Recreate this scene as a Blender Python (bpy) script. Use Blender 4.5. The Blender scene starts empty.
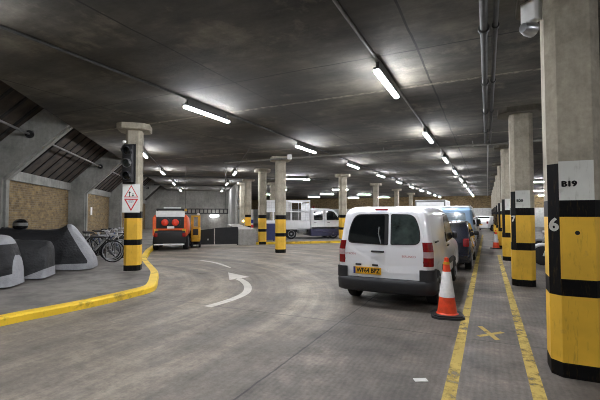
import bpy, bmesh, math, random
from mathutils import Vector, Matrix
random.seed(7)
PI = math.pi
SC = bpy.context.scene
COL = SC.collection

# ------------------------------------------------------------------ camera
F_PX, EYE, YAW = 385.0, 1.65, math.radians(25.9)
PITCH = math.atan(14.0 / F_PX)
cam = bpy.data.cameras.new('camera'); cam.sensor_width = 36; cam.lens = F_PX * 36 / 600.0
cam.clip_start = .05; cam.clip_end = 300
co = bpy.data.objects.new('camera', cam); COL.objects.link(co)
co.location = (0, 0, EYE); co.rotation_euler = (PI / 2 + PITCH, 0, YAW)
SC.camera = co
SC.view_settings.view_transform = 'Standard'; SC.view_settings.look = 'None'
SC.view_settings.exposure = 1.6; SC.view_settings.gamma = 1; SC.view_settings.use_curve_mapping = False
SC.cycles.use_denoising = True
SC.cycles.max_bounces = 7; SC.cycles.diffuse_bounces = 5; SC.cycles.glossy_bounces = 3
SC.cycles.sample_clamp_indirect = 4.0
SC.cycles.filter_width = 1.0

# second direction of the building: the left bay runs at 39.8 degrees to the parking rows
TH = math.radians(39.8)
CT, ST = math.cos(TH), math.sin(TH)
def wb(a, b, z=0.0): return (a * CT - b * ST, a * ST + b * CT, z)   # (right, along) of the left bay -> world

# ------------------------------------------------------------------ materials
def lin(c):
    o = []
    for v in c[:3]:
        v = v / 255.0
        o.append(v / 12.92 if v <= .04045 else ((v + .055) / 1.055) ** 2.4)
    return (*o, 1.0)

class NT:
    def __init__(s, name):
        s.m = bpy.data.materials.new(name); s.m.use_nodes = True
        s.t = s.m.node_tree; s.b = s.t.nodes['Principled BSDF']
        s.co = s.n('ShaderNodeTexCoord').outputs['Object']
    def n(s, kind, **kw):
        nd = s.t.nodes.new(kind)
        for k, v in kw.items(): setattr(nd, k, v)
        return nd
    def l(s, a, b): s.t.links.new(a, b)
    def put(s, sock, v):
        if hasattr(v, 'is_linked') or isinstance(v, bpy.types.NodeSocket): s.l(v, sock)
        else: sock.default_value = v
    def math(s, op, a, b=0.0, clamp=False):
        nd = s.n('ShaderNodeMath', operation=op, use_clamp=clamp)
        s.put(nd.inputs[0], a); s.put(nd.inputs[1], b); return nd.outputs[0]
    def noise(s, scale, detail=4, rough=.55, vec=None, stretch=None):
        v = vec or s.co
        if stretch:
            mp = s.n('ShaderNodeMapping'); mp.inputs['Scale'].default_value = stretch; s.l(v, mp.inputs['Vector']); v = mp.outputs[0]
        nd = s.n('ShaderNodeTexNoise'); nd.inputs['Scale'].default_value = scale
        nd.inputs['Detail'].default_value = detail; nd.inputs['Roughness'].default_value = rough
        s.l(v, nd.inputs['Vector']); return nd.outputs['Fac']
    def ramp(s, f, stops):
        r = s.n('ShaderNodeValToRGB'); e = r.color_ramp.elements
        while len(e) < len(stops): e.new(.5)
        for i, (p, c) in enumerate(stops):
            e[i].position = p; e[i].color = c if len(c) == 4 else (*c, 1)
        s.l(f, r.inputs[0]); return r.outputs[0]
    def step(s, f, a, b): return s.ramp(f, [(a, (0, 0, 0, 1)), (b, (1, 1, 1, 1))])
    def mix(s, f, a, b, kind='MIX'):
        nd = s.n('ShaderNodeMix', data_type='RGBA', blend_type=kind)
        s.put(nd.inputs[0], f); s.put(nd.inputs[6], a); s.put(nd.inputs[7], b); return nd.outputs[2]
    def bump(s, h, strength=.3, dist=.01):
        b = s.n('ShaderNodeBump'); b.inputs['Strength'].default_value = strength; b.inputs['Distance'].default_value = dist
        s.l(h, b.inputs['Height']); s.l(b.outputs[0], s.b.inputs['Normal'])
    def xyz(s):
        nd = s.n('ShaderNodeSeparateXYZ'); s.l(s.co, nd.inputs[0]); return nd.outputs

def mat(name, c, rough=.6, metal=0.0, var=.12, scale=6.0, bump=0.0, coat=0.0, stretch=None):
    k = NT(name); col = lin(c)
    lo = tuple(max(0, v * (1 - var * 2)) for v in col[:3]); hi = tuple(min(1, v * (1 + var)) for v in col[:3])
    f = k.noise(scale, 4, .6, stretch=stretch)
    k.l(k.ramp(f, [(.3, lo), (.7, hi)]), k.b.inputs['Base Color'])
    k.b.inputs['Roughness'].default_value = rough; k.b.inputs['Metallic'].default_value = metal
    if coat: k.b.inputs['Coat Weight'].default_value = coat; k.b.inputs['Coat Roughness'].default_value = .05
    if bump: k.bump(k.noise(scale * 6, 3), bump, .01)
    return k.m

def emit(name, c, strength):
    k = NT(name); k.b.inputs['Base Color'].default_value = lin(c)
    k.b.inputs['Emission Color'].default_value = lin(c); k.b.inputs['Emission Strength'].default_value = strength
    return k.m

LAMP = 78.0
M = {}
M['lamp'] = emit('lamp_diffuser', (246, 248, 255), LAMP)
M['dimlamp'] = emit('bulkhead_lamp', (250, 250, 255), 14)
M['amber'] = emit('amber_lamp', (255, 200, 90), 6)
M['galv'] = mat('galvanised_steel', (120, 120, 118), .45, .6, .12, 12)
M['pipe'] = mat('dull_conduit', (66, 66, 64), .6, .2, .15, 10)
M['pipelight'] = mat('grey_conduit', (112, 110, 104), .55, .2, .15, 10)
M['black'] = mat('black_plastic', (22, 22, 23), .5, 0, .1, 20)
M['bumper'] = mat('charcoal_bumper', (34, 35, 38), .6, 0, .08, 20)
M['rubber'] = mat('tyre_rubber', (24, 24, 25), .8, 0, .15, 20)
M['rim'] = mat('wheel_rim', (150, 150, 152), .35, .7, .08, 20)
M['whitepaint'] = mat('white_car_paint', (240, 241, 244), .28, 0, .012, 3, 0, .6)
M['whitevan'] = mat('white_plain_paint', (222, 222, 222), .4, 0, .04, 3)
M['navypaint'] = mat('dark_blue_car_paint', (24, 28, 40), .22, .2, .06, 3, 0, .8)
M['bluepaint'] = mat('light_blue_car_paint', (150, 182, 212), .3, 0, .03, 3, 0, .5)
M['darkpaint'] = mat('charcoal_car_paint', (40, 42, 45), .3, .2, .06, 3, 0, .7)
M['silverpaint'] = mat('silver_car_paint', (165, 168, 172), .3, .4, .04, 3, 0, .6)
M['skirt'] = mat('dark_indigo_paint', (62, 62, 88), .5, 0, .1, 4)
M['glass'] = mat('tinted_glass', (20, 24, 25), .04, 0, .05, 2, 0, .6)
M['glassreflect'] = mat('glass_painted_reflection', (130, 146, 156), .12, 0, .25, 3.5, 0, .6)  # pale reflections painted into the colour of the van's rear glass
M['glassdark'] = mat('dark_side_glass', (9, 10, 11), .15, 0, .05, 2)
M['glassdark'].node_tree.nodes['Principled BSDF'].inputs['Specular IOR Level'].default_value = .2
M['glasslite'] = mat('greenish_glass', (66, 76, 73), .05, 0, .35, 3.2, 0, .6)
M['redlens'] = mat('red_lens', (128, 14, 20), .2, 0, .15, 25, 0, .5)
M['clearlens'] = mat('pale_lens', (176, 150, 152), .2, 0, .08, 25)
M['plate'] = mat('yellow_number_plate', (236, 178, 36), .4, 0, .03, 10)
M['plateblue'] = mat('blue_plate_band', (24, 50, 140), .4, 0, .03, 10)
M['inkblack'] = mat('black_ink', (14, 14, 14), .6, 0, .02, 10)
M['inkred'] = mat('red_ink', (196, 40, 46), .5, 0, .03, 10)
M['badge'] = mat('dull_red_lettering', (178, 96, 92), .5, 0, .03, 10)
M['signwhite'] = mat('white_sign_face', (226, 226, 222), .5, 0, .04, 8)
M['white'] = mat('white_enamel', (225, 225, 222), .5, 0, .05, 8)
M['conew'] = mat('white_cone_sleeve', (226, 224, 222), .45, 0, .07, 14)
M['coneo'] = mat('orange_cone_plastic', (232, 74, 34), .5, 0, .12, 10)
M['reddisc'] = mat('orange_red_disc', (226, 62, 36), .45, 0, .2, 8)
M['orange'] = mat('orange_bodywork', (222, 92, 40), .45, 0, .12, 6)
M['yellowmach'] = mat('yellow_bodywork', (214, 164, 40), .5, 0, .15, 6)
M['bluebin'] = mat('blue_plastic', (52, 62, 112), .6, 0, .12, 6)
M['coverblack'] = mat('black_cover_cloth', (36, 37, 40), .75, 0, .25, 4, .4)
M['covergrey'] = mat('charcoal_cover_cloth', (58, 59, 60), .75, 0, .2, 4, .4)
M['coversilver'] = mat('silver_cover_cloth', (158, 159, 162), .5, .1, .14, 5, .5)
M['helmet'] = mat('glossy_black_shell', (16, 16, 18), .12, 0, .05, 10, 0, .8)
M['steel'] = mat('bright_steel', (180, 182, 184), .3, .8, .08, 10)
M['darkgate'] = mat('dark_steel_sheet', (26, 27, 29), .55, .1, .2, 3)
M['paper'] = mat('white_paper', (228, 228, 224), .8, 0, .03, 20)
M['saddle'] = mat('black_saddle', (26, 26, 26), .6, 0, .1, 10)
for nm, c in (('bikered', (150, 40, 40)), ('bikeblue', (50, 70, 120)), ('bikegrey', (150, 152, 155)), ('bikeblack', (34, 34, 36)), ('bikewhite', (200, 200, 200))):
    M[nm] = mat(nm + '_frame_paint', c, .35, .2, .05, 10)

def m_concrete(name, c, dark=.5, scale=1.2, boards=None):
    k = NT(name); col = lin(c)
    f1 = k.noise(scale, 6, .6); f2 = k.noise(scale * 9, 5, .65); f3 = k.noise(scale * 2.2, 5, .6, stretch=(3, 3, .5))
    lo = tuple(v * dark for v in col[:3]); hi = tuple(min(1, v * 1.25) for v in col[:3])
    base = k.ramp(f1, [(.28, lo), (.5, col[:3]), (.75, hi)])
    base = k.mix(.45, base, k.ramp(f2, [(.3, (.45, .45, .45)), (.7, (1, 1, 1))]), 'MULTIPLY')
    base = k.mix(.35, base, k.ramp(f3, [(.35, (.5, .5, .48)), (.65, (1, 1, 1))]), 'MULTIPLY')
    k.l(base, k.b.inputs['Base Color']); k.b.inputs['Roughness'].default_value = .85
    k.bump(f2, .35, .01)
    return k.m
M['concrete'] = m_concrete('column_concrete', (174, 166, 148), .55, 1.9)
M['capconc'] = m_concrete('dark_column_cap', (104, 99, 88), .6, 1.6)  # darker concrete for the caps of the numbered row
M['ribconc'] = m_concrete('rib_concrete', (146, 146, 140), .6, 1.2)
M['wallconc'] = m_concrete('wall_concrete', (150, 148, 142), .6, .6)
M['whitewall'] = m_concrete('whitewashed_wall', (215, 215, 210), .8, .6)
M['parapet'] = m_concrete('parapet_concrete', (172, 170, 164), .7, 1.0)

def m_scuffed(name, c, wear, amount=.55, scale=5):
    k = NT(name); col = lin(c)
    f = k.noise(scale, 7, .7); g = k.noise(1.3, 4, .6); h = k.noise(9, 5, .7, stretch=(4, 4, .7))
    base = k.ramp(g, [(.3, tuple(v * .72 for v in col[:3])), (.65, col[:3])])
    base = k.mix(k.math('MULTIPLY', k.step(f, amount, amount + .12), .75), base, lin(wear))
    base = k.mix(k.math('MULTIPLY', k.step(h, .56, .72), .35), base, lin((90, 70, 30)))
    k.l(base, k.b.inputs['Base Color']); k.b.inputs['Roughness'].default_value = .6
    k.bump(f, .15, .01)
    return k.m
M['pyellow'] = m_scuffed('yellow_column_paint', (240, 190, 58), (186, 146, 66), .6, 4)
M['pblack'] = m_scuffed('black_column_paint', (13, 13, 14), (40, 39, 36), .68, 6)
M['pwhite'] = m_scuffed('white_column_paint', (214, 214, 206), (176, 172, 160), .62, 5)
M['kerbpaint'] = m_scuffed('yellow_kerb_paint', (240, 200, 46), (64, 54, 34), .54, 1.5)

def m_worn(name, c, cover):
    k = NT(name); col = lin(c)
    f = k.noise(7, 8, .75); g = k.noise(1.1, 4, .6)
    k.l(k.ramp(g, [(.3, tuple(v * .7 for v in col[:3])), (.7, col[:3])]), k.b.inputs['Base Color'])
    k.b.inputs['Roughness'].default_value = .8
    a = k.math('ADD', k.math('MULTIPLY', f, .75), k.math('MULTIPLY', g, .4))
    k.l(k.ramp(a, [(cover, (.92, .92, .92, 1)), (cover + .16, (.12, .12, .12, 1))]), k.b.inputs['Alpha'])
    return k.m
M['lineyellow'] = m_worn('worn_yellow_line_paint', (214, 186, 96), .55)
M['markyellow'] = m_worn('faded_yellow_paint', (200, 174, 92), .6)
M['linewhite'] = m_worn('worn_white_road_paint', (222, 216, 206), .62)

M['pblack'].node_tree.nodes['Principled BSDF'].inputs['Specular IOR Level'].default_value = .15
# --- floor: worn concrete with tyre tracks that sweep round the kerb, ribbed bays
k = NT('worn_concrete_floor'); X, Y, Z = k.xyz()
dy = k.math('MAXIMUM', k.math('SUBTRACT', Y, 4.6), 0.0)
dx = k.math('ADD', X, 9.6)
rad = k.math('SQRT', k.math('ADD', k.math('MULTIPLY', dx, dx), k.math('MULTIPLY', dy, dy)))
ang = k.math('ADD', k.math('MULTIPLY', k.math('ARCTAN2', dy, dx), 3.0), k.math('MINIMUM', k.math('SUBTRACT', Y, 4.6), 0.0))
cv = k.n('ShaderNodeCombineXYZ'); k.l(rad, cv.inputs[0]); k.l(ang, cv.inputs[1])
trk = k.noise(1.0, 6, .65, cv.outputs[0], (1.7, .22, 1)); trk2 = k.noise(1.0, 6, .75, cv.outputs[0], (7, .8, 1))
big = k.noise(.35, 5, .6); med = k.noise(1.7, 6, .65); fin = k.noise(26, 5, .75)
lane = k.ramp(k.math('ADD', k.math('MULTIPLY', trk, .6), k.math('MULTIPLY', k.noise(1.1, 7, .7), .4)), [(.34, lin((96, 90, 82))), (.5, lin((140, 131, 119))), (.64, lin((186, 173, 153)))])
lane = k.mix(.5, lane, k.ramp(trk2, [(.3, (.74, .73, .72)), (.62, (1, 1, 1))]), 'MULTIPLY')
rib = k.n('ShaderNodeTexWave', wave_type='BANDS', bands_direction='X'); rib.inputs['Scale'].default_value = 5.2
rib.inputs['Distortion'].default_value = 4.0; rib.inputs['Detail'].default_value = 3; rib.inputs['Detail Scale'].default_value = .8; k.l(k.co, rib.inputs['Vector'])
bay = k.ramp(k.noise(.9, 6, .65), [(.32, lin((84, 80, 74))), (.55, lin((124, 116, 107))), (.7, lin((166, 155, 140)))])
bay = k.mix(.25, bay, k.ramp(rib.outputs['Fac'], [(.2, (.55, .55, .55)), (.6, (1, 1, 1))]), 'MULTIPLY')
edge = k.math('ADD', X, k.math('MULTIPLY', k.math('SUBTRACT', med, .5), .25))
bmask = k.step(k.math('MULTIPLY', k.math('ADD', edge, 30.0), .025), (30 - 2.35) * .025, (30 - 2.05) * .025)
col = k.mix(bmask, lane, bay)
col = k.mix(.55, col, k.ramp(big, [(.32, (.62, .61, .6)), (.6, (1, 1, 1))]), 'MULTIPLY')
col = k.mix(.5, col, k.ramp(med, [(.3, (.6, .59, .58)), (.55, (1, 1, 1))]), 'MULTIPLY')
col = k.mix(.55, col, k.ramp(fin, [(.3, (.5, .5, .5)), (.6, (1, 1, 1))]), 'MULTIPLY')
col = k.mix(.5, col, k.ramp(k.noise(7, 6, .75), [(.32, (.5, .49, .48)), (.58, (1.12, 1.12, 1.12))]), 'MULTIPLY')
stain = k.step(k.noise(.75, 3, .5), .66, .72)
col = k.mix(k.math('MULTIPLY', stain, .45), col, lin((58, 56, 54)))
def line(coord, at, w): return k.math('LESS_THAN', k.math('ABSOLUTE', k.math('SUBTRACT', coord, at)), w)
wob = k.math('MULTIPLY', k.math('SUBTRACT', k.noise(1.2, 3), .5), .08)
yj = k.math('ADD', Y, wob); jm = line(yj, 5.62, .011)
for q in (-1.0, 11.2, 17.0, 23.0): jm = k.math('MAXIMUM', jm, line(yj, q, .012))
xj = k.math('ADD', X, wob)
for q in (-2.05, 3.6, -13.0): jm = k.math('MAXIMUM', jm, line(xj, q, .011))
col = k.mix(k.math('MULTIPLY', jm, .7), col, lin((48, 46, 44)))
k.l(col, k.b.inputs['Base Color']); k.b.inputs['Roughness'].default_value = .62
k.l(k.ramp(med, [(.3, (.5, .5, .5)), (.7, (.78, .78, .78))]), k.b.inputs['Roughness'])
k.bump(k.math('ADD', k.math('MULTIPLY', k.math('MULTIPLY', rib.outputs['Fac'], bmask), .7), fin), .28, .006)
M['floor'] = k.m

k = NT('pavement_concrete')
c1 = k.ramp(k.noise(.8, 6, .65), [(.3, lin((96, 92, 88))), (.6, lin((140, 135, 128)))])
c1 = k.mix(.4, c1, k.ramp(k.noise(3.2, 6, .7), [(.3, (.55, .54, .53)), (.6, (1, 1, 1))]), 'MULTIPLY')
c1 = k.mix(k.math('MULTIPLY', k.step(k.noise(1.3, 3), .64, .7), .6), c1, lin((56, 55, 54)))
k.l(c1, k.b.inputs['Base Color']); k.b.inputs['Roughness'].default_value = .85; k.bump(k.noise(30, 4), .25, .01)
M['pavement'] = k.m

# --- ceiling: sooty board-marked slab
k = NT('sooty_concrete_ceiling'); X, Y, Z = k.xyz()
a1 = k.noise(.45, 6, .62); a2 = k.noise(1.5, 6, .68, stretch=(.5, 2.2, 1)); a3 = k.noise(9, 5, .7)
col = k.ramp(a1, [(.3, lin((52, 50, 45))), (.5, lin((80, 77, 69))), (.68, lin((118, 112, 98)))])
col = k.mix(.75, col, k.ramp(a2, [(.32, (.42, .42, .41)), (.62, (1, 1, 1))]), 'MULTIPLY')
col = k.mix(.35, col, k.ramp(a3, [(.3, (.5, .5, .5)), (.65, (1, 1, 1))]), 'MULTIPLY')
pale = k.step(k.noise(.8, 6, .7, stretch=(1.4, 1, 1)), .56, .70)
col = k.mix(k.math('MULTIPLY', pale, .45), col, lin((136, 128, 110)))
soot = k.step(k.noise(.62, 5, .6, stretch=(.8, 1.8, 1)), .55, .68)
col = k.mix(k.math('MULTIPLY', soot, .65), col, lin((38, 37, 34)))
wob = k.math('MULTIPLY', k.math('SUBTRACT', k.noise(.9, 3), .5), .07)
xs = k.math('ADD', X, wob); ys = k.math('ADD', Y, wob)
dark = None; lite = None
for q in (-4.2, -7.9, -11.8, 2.6, -.9):
    t = line(xs, q, .016); dark = t if dark is None else k.math('MAXIMUM', dark, t)
for q in (2.0, 5.84, 10.9, 16.2, 21.5, 26.8): dark = k.math('MAXIMUM', dark, line(ys, q, .016))
for q in (7.55, 12.9, 18.2, 23.4): lite = line(ys, q, .05) if lite is None else k.math('MAXIMUM', lite, line(ys, q, .05))
col = k.mix(k.math("MULTIPLY", dark, .8), col, lin((22, 21, 20)))
col = k.mix(k.math('MULTIPLY', k.math('MULTIPLY', lite, k.step(a3, .4, .6)), .5), col, lin((176, 168, 148)))
k.l(col, k.b.inputs['Base Color']); k.b.inputs['Roughness'].default_value = .9; k.bump(a3, .3, .02)
M['ceiling'] = k.m

k = NT('yellow_stock_brick')
sx = k.n('ShaderNodeSeparateXYZ'); k.l(k.co, sx.inputs[0])
cx = k.n('ShaderNodeCombineXYZ'); k.l(k.math('ADD', sx.outputs[0], sx.outputs[1]), cx.inputs[0]); k.l(sx.outputs[2], cx.inputs[1])
br = k.n('ShaderNodeTexBrick'); k.l(cx.outputs[0], br.inputs['Vector'])
br.inputs['Color1'].default_value = lin((150, 126, 80)); br.inputs['Color2'].default_value = lin((108, 88, 58)); br.inputs['Mortar'].default_value = lin((134, 124, 104))
br.inputs['Scale'].default_value = 1; br.inputs['Brick Width'].default_value = .225; br.inputs['Row Height'].default_value = .075; br.inputs['Mortar Size'].default_value = .008
c = k.mix(.7, br.outputs['Color'], k.ramp(k.noise(5.5, 5, .7), [(.32, (.28, .27, .26)), (.66, (1, 1, 1))]), 'MULTIPLY')
k.l(c, k.b.inputs['Base Color']); k.b.inputs['Roughness'].default_value = .9; k.bump(br.outputs['Fac'], -.3, .01)
M['brick'] = k.m
M['soffit'] = mat('dark_brown_boarding', (62, 54, 46), .9, 0, .3, 2.5)
M['batten'] = mat('black_batten', (34, 33, 31), .9, 0, .2, 5)

# ------------------------------------------------------------------ mesh builder
class MB:
    def __init__(s): s.v = []; s.f = []; s.m = []
    def add(s, vs, fs, mi=0):
        o = len(s.v); s.v += [tuple(v) for v in vs]
        for f in fs: s.f.append(tuple(i + o for i in f)); s.m.append(mi)
        return s
    def box(s, x0, x1, y0, y1, z0, z1, mi=0, bev=0.0):
        if bev <= 0:
            vs = [(x, y, z) for z in (z0, z1) for y in (y0, y1) for x in (x0, x1)]
            return s.add(vs, [(0, 2, 3, 1), (4, 5, 7, 6), (0, 1, 5, 4), (2, 6, 7, 3), (0, 4, 6, 2), (1, 3, 7, 5)], mi)
        bm = bmesh.new(); bmesh.ops.create_cube(bm, size=1)
        for v in bm.verts: v.co = Vector(((x0 + x1) / 2 + v.co.x * (x1 - x0), (y0 + y1) / 2 + v.co.y * (y1 - y0), (z0 + z1) / 2 + v.co.z * (z1 - z0)))
        bmesh.ops.bevel(bm, geom=list(bm.edges), offset=min(bev, .49 * min(x1 - x0, y1 - y0, z1 - z0)), segments=3, affect='EDGES', profile=.5)
        bm.verts.index_update()
        s.add([v.co[:] for v in bm.verts], [[v.index for v in f.verts] for f in bm.faces], mi); bm.free(); return s
    def tube(s, pts, r, seg=10, mi=0, closed=False):
        P = [Vector(p) for p in pts]; n = len(P); rings = []
        prev = None
        for i in range(n):
            if closed: t = (P[(i + 1) % n] - P[i - 1]).normalized()
            else: t = (P[min(i + 1, n - 1)] - P[max(i - 1, 0)]).normalized()
            if prev is None:
                u = t.orthogonal().normalized()
            else:
                u = (prev - t * prev.dot(t)).normalized()
            prev = u; w = t.cross(u)
            rr = r[i] if isinstance(r, (list, tuple)) else r
            rings.append([P[i] + (u * math.cos(2 * PI * j / seg) + w * math.sin(2 * PI * j / seg)) * rr for j in range(seg)])
        vs = [p for rg in rings for p in rg]; fs = []
        for i in range(n if closed else n - 1):
            k2 = (i + 1) % n
            for j in range(seg): fs.append((i * seg + j, i * seg + (j + 1) % seg, k2 * seg + (j + 1) % seg, k2 * seg + j))
        if not closed: fs += [tuple(range(seg))[::-1], tuple((n - 1) * seg + j for j in range(seg))]
        return s.add(vs, fs, mi)
    def lathe(s, prof, c=(0, 0, 0), axis='z', seg=24, mi=0, cap=True):
        vs = []; n = len(prof)
        for i in range(seg):
            t = 2 * PI * i / seg
            for r, h in prof:
                p = (r * math.cos(t), r * math.sin(t), h)
                if axis == 'x': p = (p[2], p[0], p[1])
                if axis == 'y': p = (p[1], p[2], p[0])
                vs.append((p[0] + c[0], p[1] + c[1], p[2] + c[2]))
        fs = [(i * n + j, ((i + 1) % seg) * n + j, ((i + 1) % seg) * n + j + 1, i * n + j + 1) for i in range(seg) for j in range(n - 1)]
        if cap:
            if prof[0][0] > 1e-6: fs.append(tuple(i * n for i in range(seg))[::-1])
            if prof[-1][0] > 1e-6: fs.append(tuple(i * n + n - 1 for i in range(seg)))
        return s.add(vs, fs, mi)
    def prism(s, poly, d0, d1, axis='x', mi=0):   # polygon in the other two axes, swept along axis
        def P(p, d): return {'x': (d, p[0], p[1]), 'y': (p[0], d, p[1]), 'z': (p[0], p[1], d)}[axis]
        n = len(poly)
        vs = [P(p, d0) for p in poly] + [P(p, d1) for p in poly]
        return s.add(vs, [tuple(range(n))[::-1], tuple(range(n, 2 * n))] + [(i, (i + 1) % n, n + (i + 1) % n, n + i) for i in range(n)], mi)
    def map(s, fn): s.v = [tuple(fn(*p)) for p in s.v]; return s

def obj(name, mb, mats, parent=None, smooth=None, loc=(0, 0, 0), rot=(0, 0, 0)):
    me = bpy.data.meshes.new(name); me.from_pydata(mb.v, [], mb.f)
    for m in (mats if isinstance(mats, (list, tuple)) else [mats]): me.materials.append(m)
    me.polygons.foreach_set('material_index', mb.m)
    bm = bmesh.new(); bm.from_mesh(me); bmesh.ops.remove_doubles(bm, verts=bm.verts, dist=1e-5)
    bmesh.ops.recalc_face_normals(bm, faces=bm.faces)
    if smooth is not None:
        for f in bm.faces: f.smooth = True
        a = math.radians(smooth)
        for e in bm.edges:
            if len(e.link_faces) == 2 and e.calc_face_angle(0) > a: e.smooth = False
    bm.to_mesh(me); bm.free()
    o = bpy.data.objects.new(name, me); COL.objects.link(o)
    o.location = loc; o.rotation_euler = rot
    if parent: o.parent = parent
    return o
def tag(o, label=None, cat=None, group=None, kind=None):
    if label: o['label'] = label
    if cat: o['category'] = cat
    if group: o['group'] = group
    if kind: o['kind'] = kind
    return o
def thing(name, label, cat, loc=(0, 0, 0), rz=0.0, group=None):
    o = bpy.data.objects.new(name, None); COL.objects.link(o); o.empty_display_size = .1
    o.location = loc; o.rotation_euler = (0, 0, rz)
    return tag(o, label, cat, group)
def dup(o, loc, rz, label, group=None):
    r = o.copy(); COL.objects.link(r); r.location = loc; r.rotation_euler = (0, 0, rz); r['label'] = label
    if group: r['group'] = group
    for c in list(o.children):
        d = c.copy(); COL.objects.link(d); d.parent = r
        for g in list(c.children):
            e = g.copy(); COL.objects.link(e); e.parent = d
    return r
def struct(name, mb, mats, loc=(0, 0, 0), rz=0.0, smooth=None):
    return tag(obj(name, mb, mats, None, smooth, loc, (0, 0, rz)), kind='structure')
def text(name, body, size, mtl, parent, loc, rot, depth=.002, sx=1.0, bold=0.0):
    cu = bpy.data.curves.new(name, 'FONT'); cu.body = body; cu.size = size; cu.align_x = 'CENTER'; cu.align_y = 'CENTER'
    cu.extrude = depth
    t = bpy.data.objects.new(name, cu); COL.objects.link(t)
    dg = bpy.context.evaluated_depsgraph_get()
    me = bpy.data.meshes.new_from_object(t.evaluated_get(dg)); bpy.data.objects.remove(t)
    me.materials.clear(); me.materials.append(mtl)
    for v in me.vertices: v.co.x *= sx
    if bold:
        bm = bmesh.new(); src = me.copy()
        for dx_, dz_ in ((-bold, 0), (bold, 0), (0, bold * .6), (0, -bold * .6)):
            tmp = src.copy()
            for v in tmp.vertices: v.co.x += dx_; v.co.y += dz_
            bm.from_mesh(tmp); bpy.data.meshes.remove(tmp)
        bm.to_mesh(me); bm.free(); bpy.data.meshes.remove(src)
    o = bpy.data.objects.new(name, me); COL.objects.link(o); o.parent = parent; o.location = loc; o.rotation_euler = rot
    return o
def fillet(pts, r, n=5):
    out = []; L = len(pts)
    for i in range(L):
        p = Vector(pts[i][:2]); rr = pts[i][2] if len(pts[i]) > 2 else r
        a = Vector(pts[i - 1][:2]) - p; b = Vector(pts[(i + 1) % L][:2]) - p
        if rr <= 1e-6: out.append((p.x, p.y)); continue
        d = min(rr, a.length * .45, b.length * .45)
        A = p + a.normalized() * d; B = p + b.normalized() * d
        for q in range(n + 1):
            t = q / n
            c = A * (1 - t) ** 2 + p * 2 * t * (1 - t) + B * t * t
            out.append((c.x, c.y))
    return out

# ------------------------------------------------------------------ the setting
CEIL = 4.1
XR, YB, YF = 9.0, -7.0, 57.0
def bpt(a, b): p = wb(a, b); return (p[0], p[1])
fl = MB(); pts = [(XR, YB), (XR, YF), (-60, YF), (-60, YB)]
struct('floor', MB().prism(pts, -.2, 0, 'z'), M['floor'])
cpoly = [(XR, YB), (XR, YF), bpt(-3.65, 85), bpt(-3.65, -9.5)]
struct('ceiling', MB().prism(cpoly, CEIL, CEIL + .5, 'z'), M['ceiling'])
struct('wall_right', MB().box(XR, XR + .2, YB, YF, 0, CEIL), M['whitewall'])
w = MB().box(-60, XR, YF, YF + .2, 2.45, 5.3, 0).box(-60, XR, YF, YF + .2, 0, 2.45, 1)
struct('wall_far', w, [M['brick'], M['whitewall']])
struct('wall_rear', MB().box(-22, XR, YB - .2, YB, 0, 5.3), M['wallconc'])
# left side (built along the second direction, local x = across, y = along)
w = MB().box(-6.15, -5.9, -14, 44, 0, 2.7, 0).box(-6.15, -5.8, -14, 44, 2.7, 3.02, 1)
struct('wall_left', w, [M['brick'], M['ribconc']], rz=TH)
sf = MB().add([(-5.85, -14, 3.02), (-3.5, -14, 5.37), (-3.5, 44, 5.37), (-5.85, 44, 3.02), (-5.95, -14, 3.12), (-3.6, -14, 5.47), (-3.6, 44, 5.47), (-5.95, 44, 3.12)],
              [(0, 1, 2, 3), (4, 7, 6, 5), (0, 4, 5, 1), (3, 2, 6, 7), (0, 3, 7, 4), (1, 5, 6, 2)], 0)
for i in range(80):
    b = -13 + i * .72
    sf.add([(-5.82, b, 3.0), (-3.5, b, 5.32), (-3.5, b + .09, 5.32), (-5.82, b + .09, 3.0), (-5.86, b, 3.06), (-3.54, b, 5.38), (-3.54, b + .09, 5.38), (-5.86, b + .09, 3.06)],
           [(0, 1, 2, 3), (4, 7, 6, 5), (0, 4, 5, 1), (3, 2, 6, 7), (0, 3, 7, 4), (1, 5, 6, 2)], 1)
struct('trim_soffit', sf, [M['soffit'], M['batten']], rz=TH)
for i, b in enumerate((-9.8, -2.5, 4.7, 12.0, 19.3, 26.8, 34.2)):
    poly = [(-5.92, 0), (-5.24, 0), (-5.24, 2.6), (-3.7, 4.09), (-3.68, 4.09), (-3.68, 5.1), (-5.92, 3.0)]
    rb = MB().prism(poly, b - .2, b + .2, 'y')
    rb.prism([(-5.24, 0), (-5.18, 0), (-5.18, 2.57), (-3.69, 4.05), (-3.69, 4.13), (-5.24, 2.63)], b - .09, b + .09, 'y')
    struct('trim_%d' % (i + 1), rb, M['ribconc'], rz=TH)
struct('wall_back', MB().box(-6.15, 2.4, 42, 42.2, 0, 5.5), M['wallconc'], rz=TH)
struct('wall_side', MB().box(2.4, 2.6, 31, 62, 0, CEIL), M['wallconc'], rz=TH)
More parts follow.
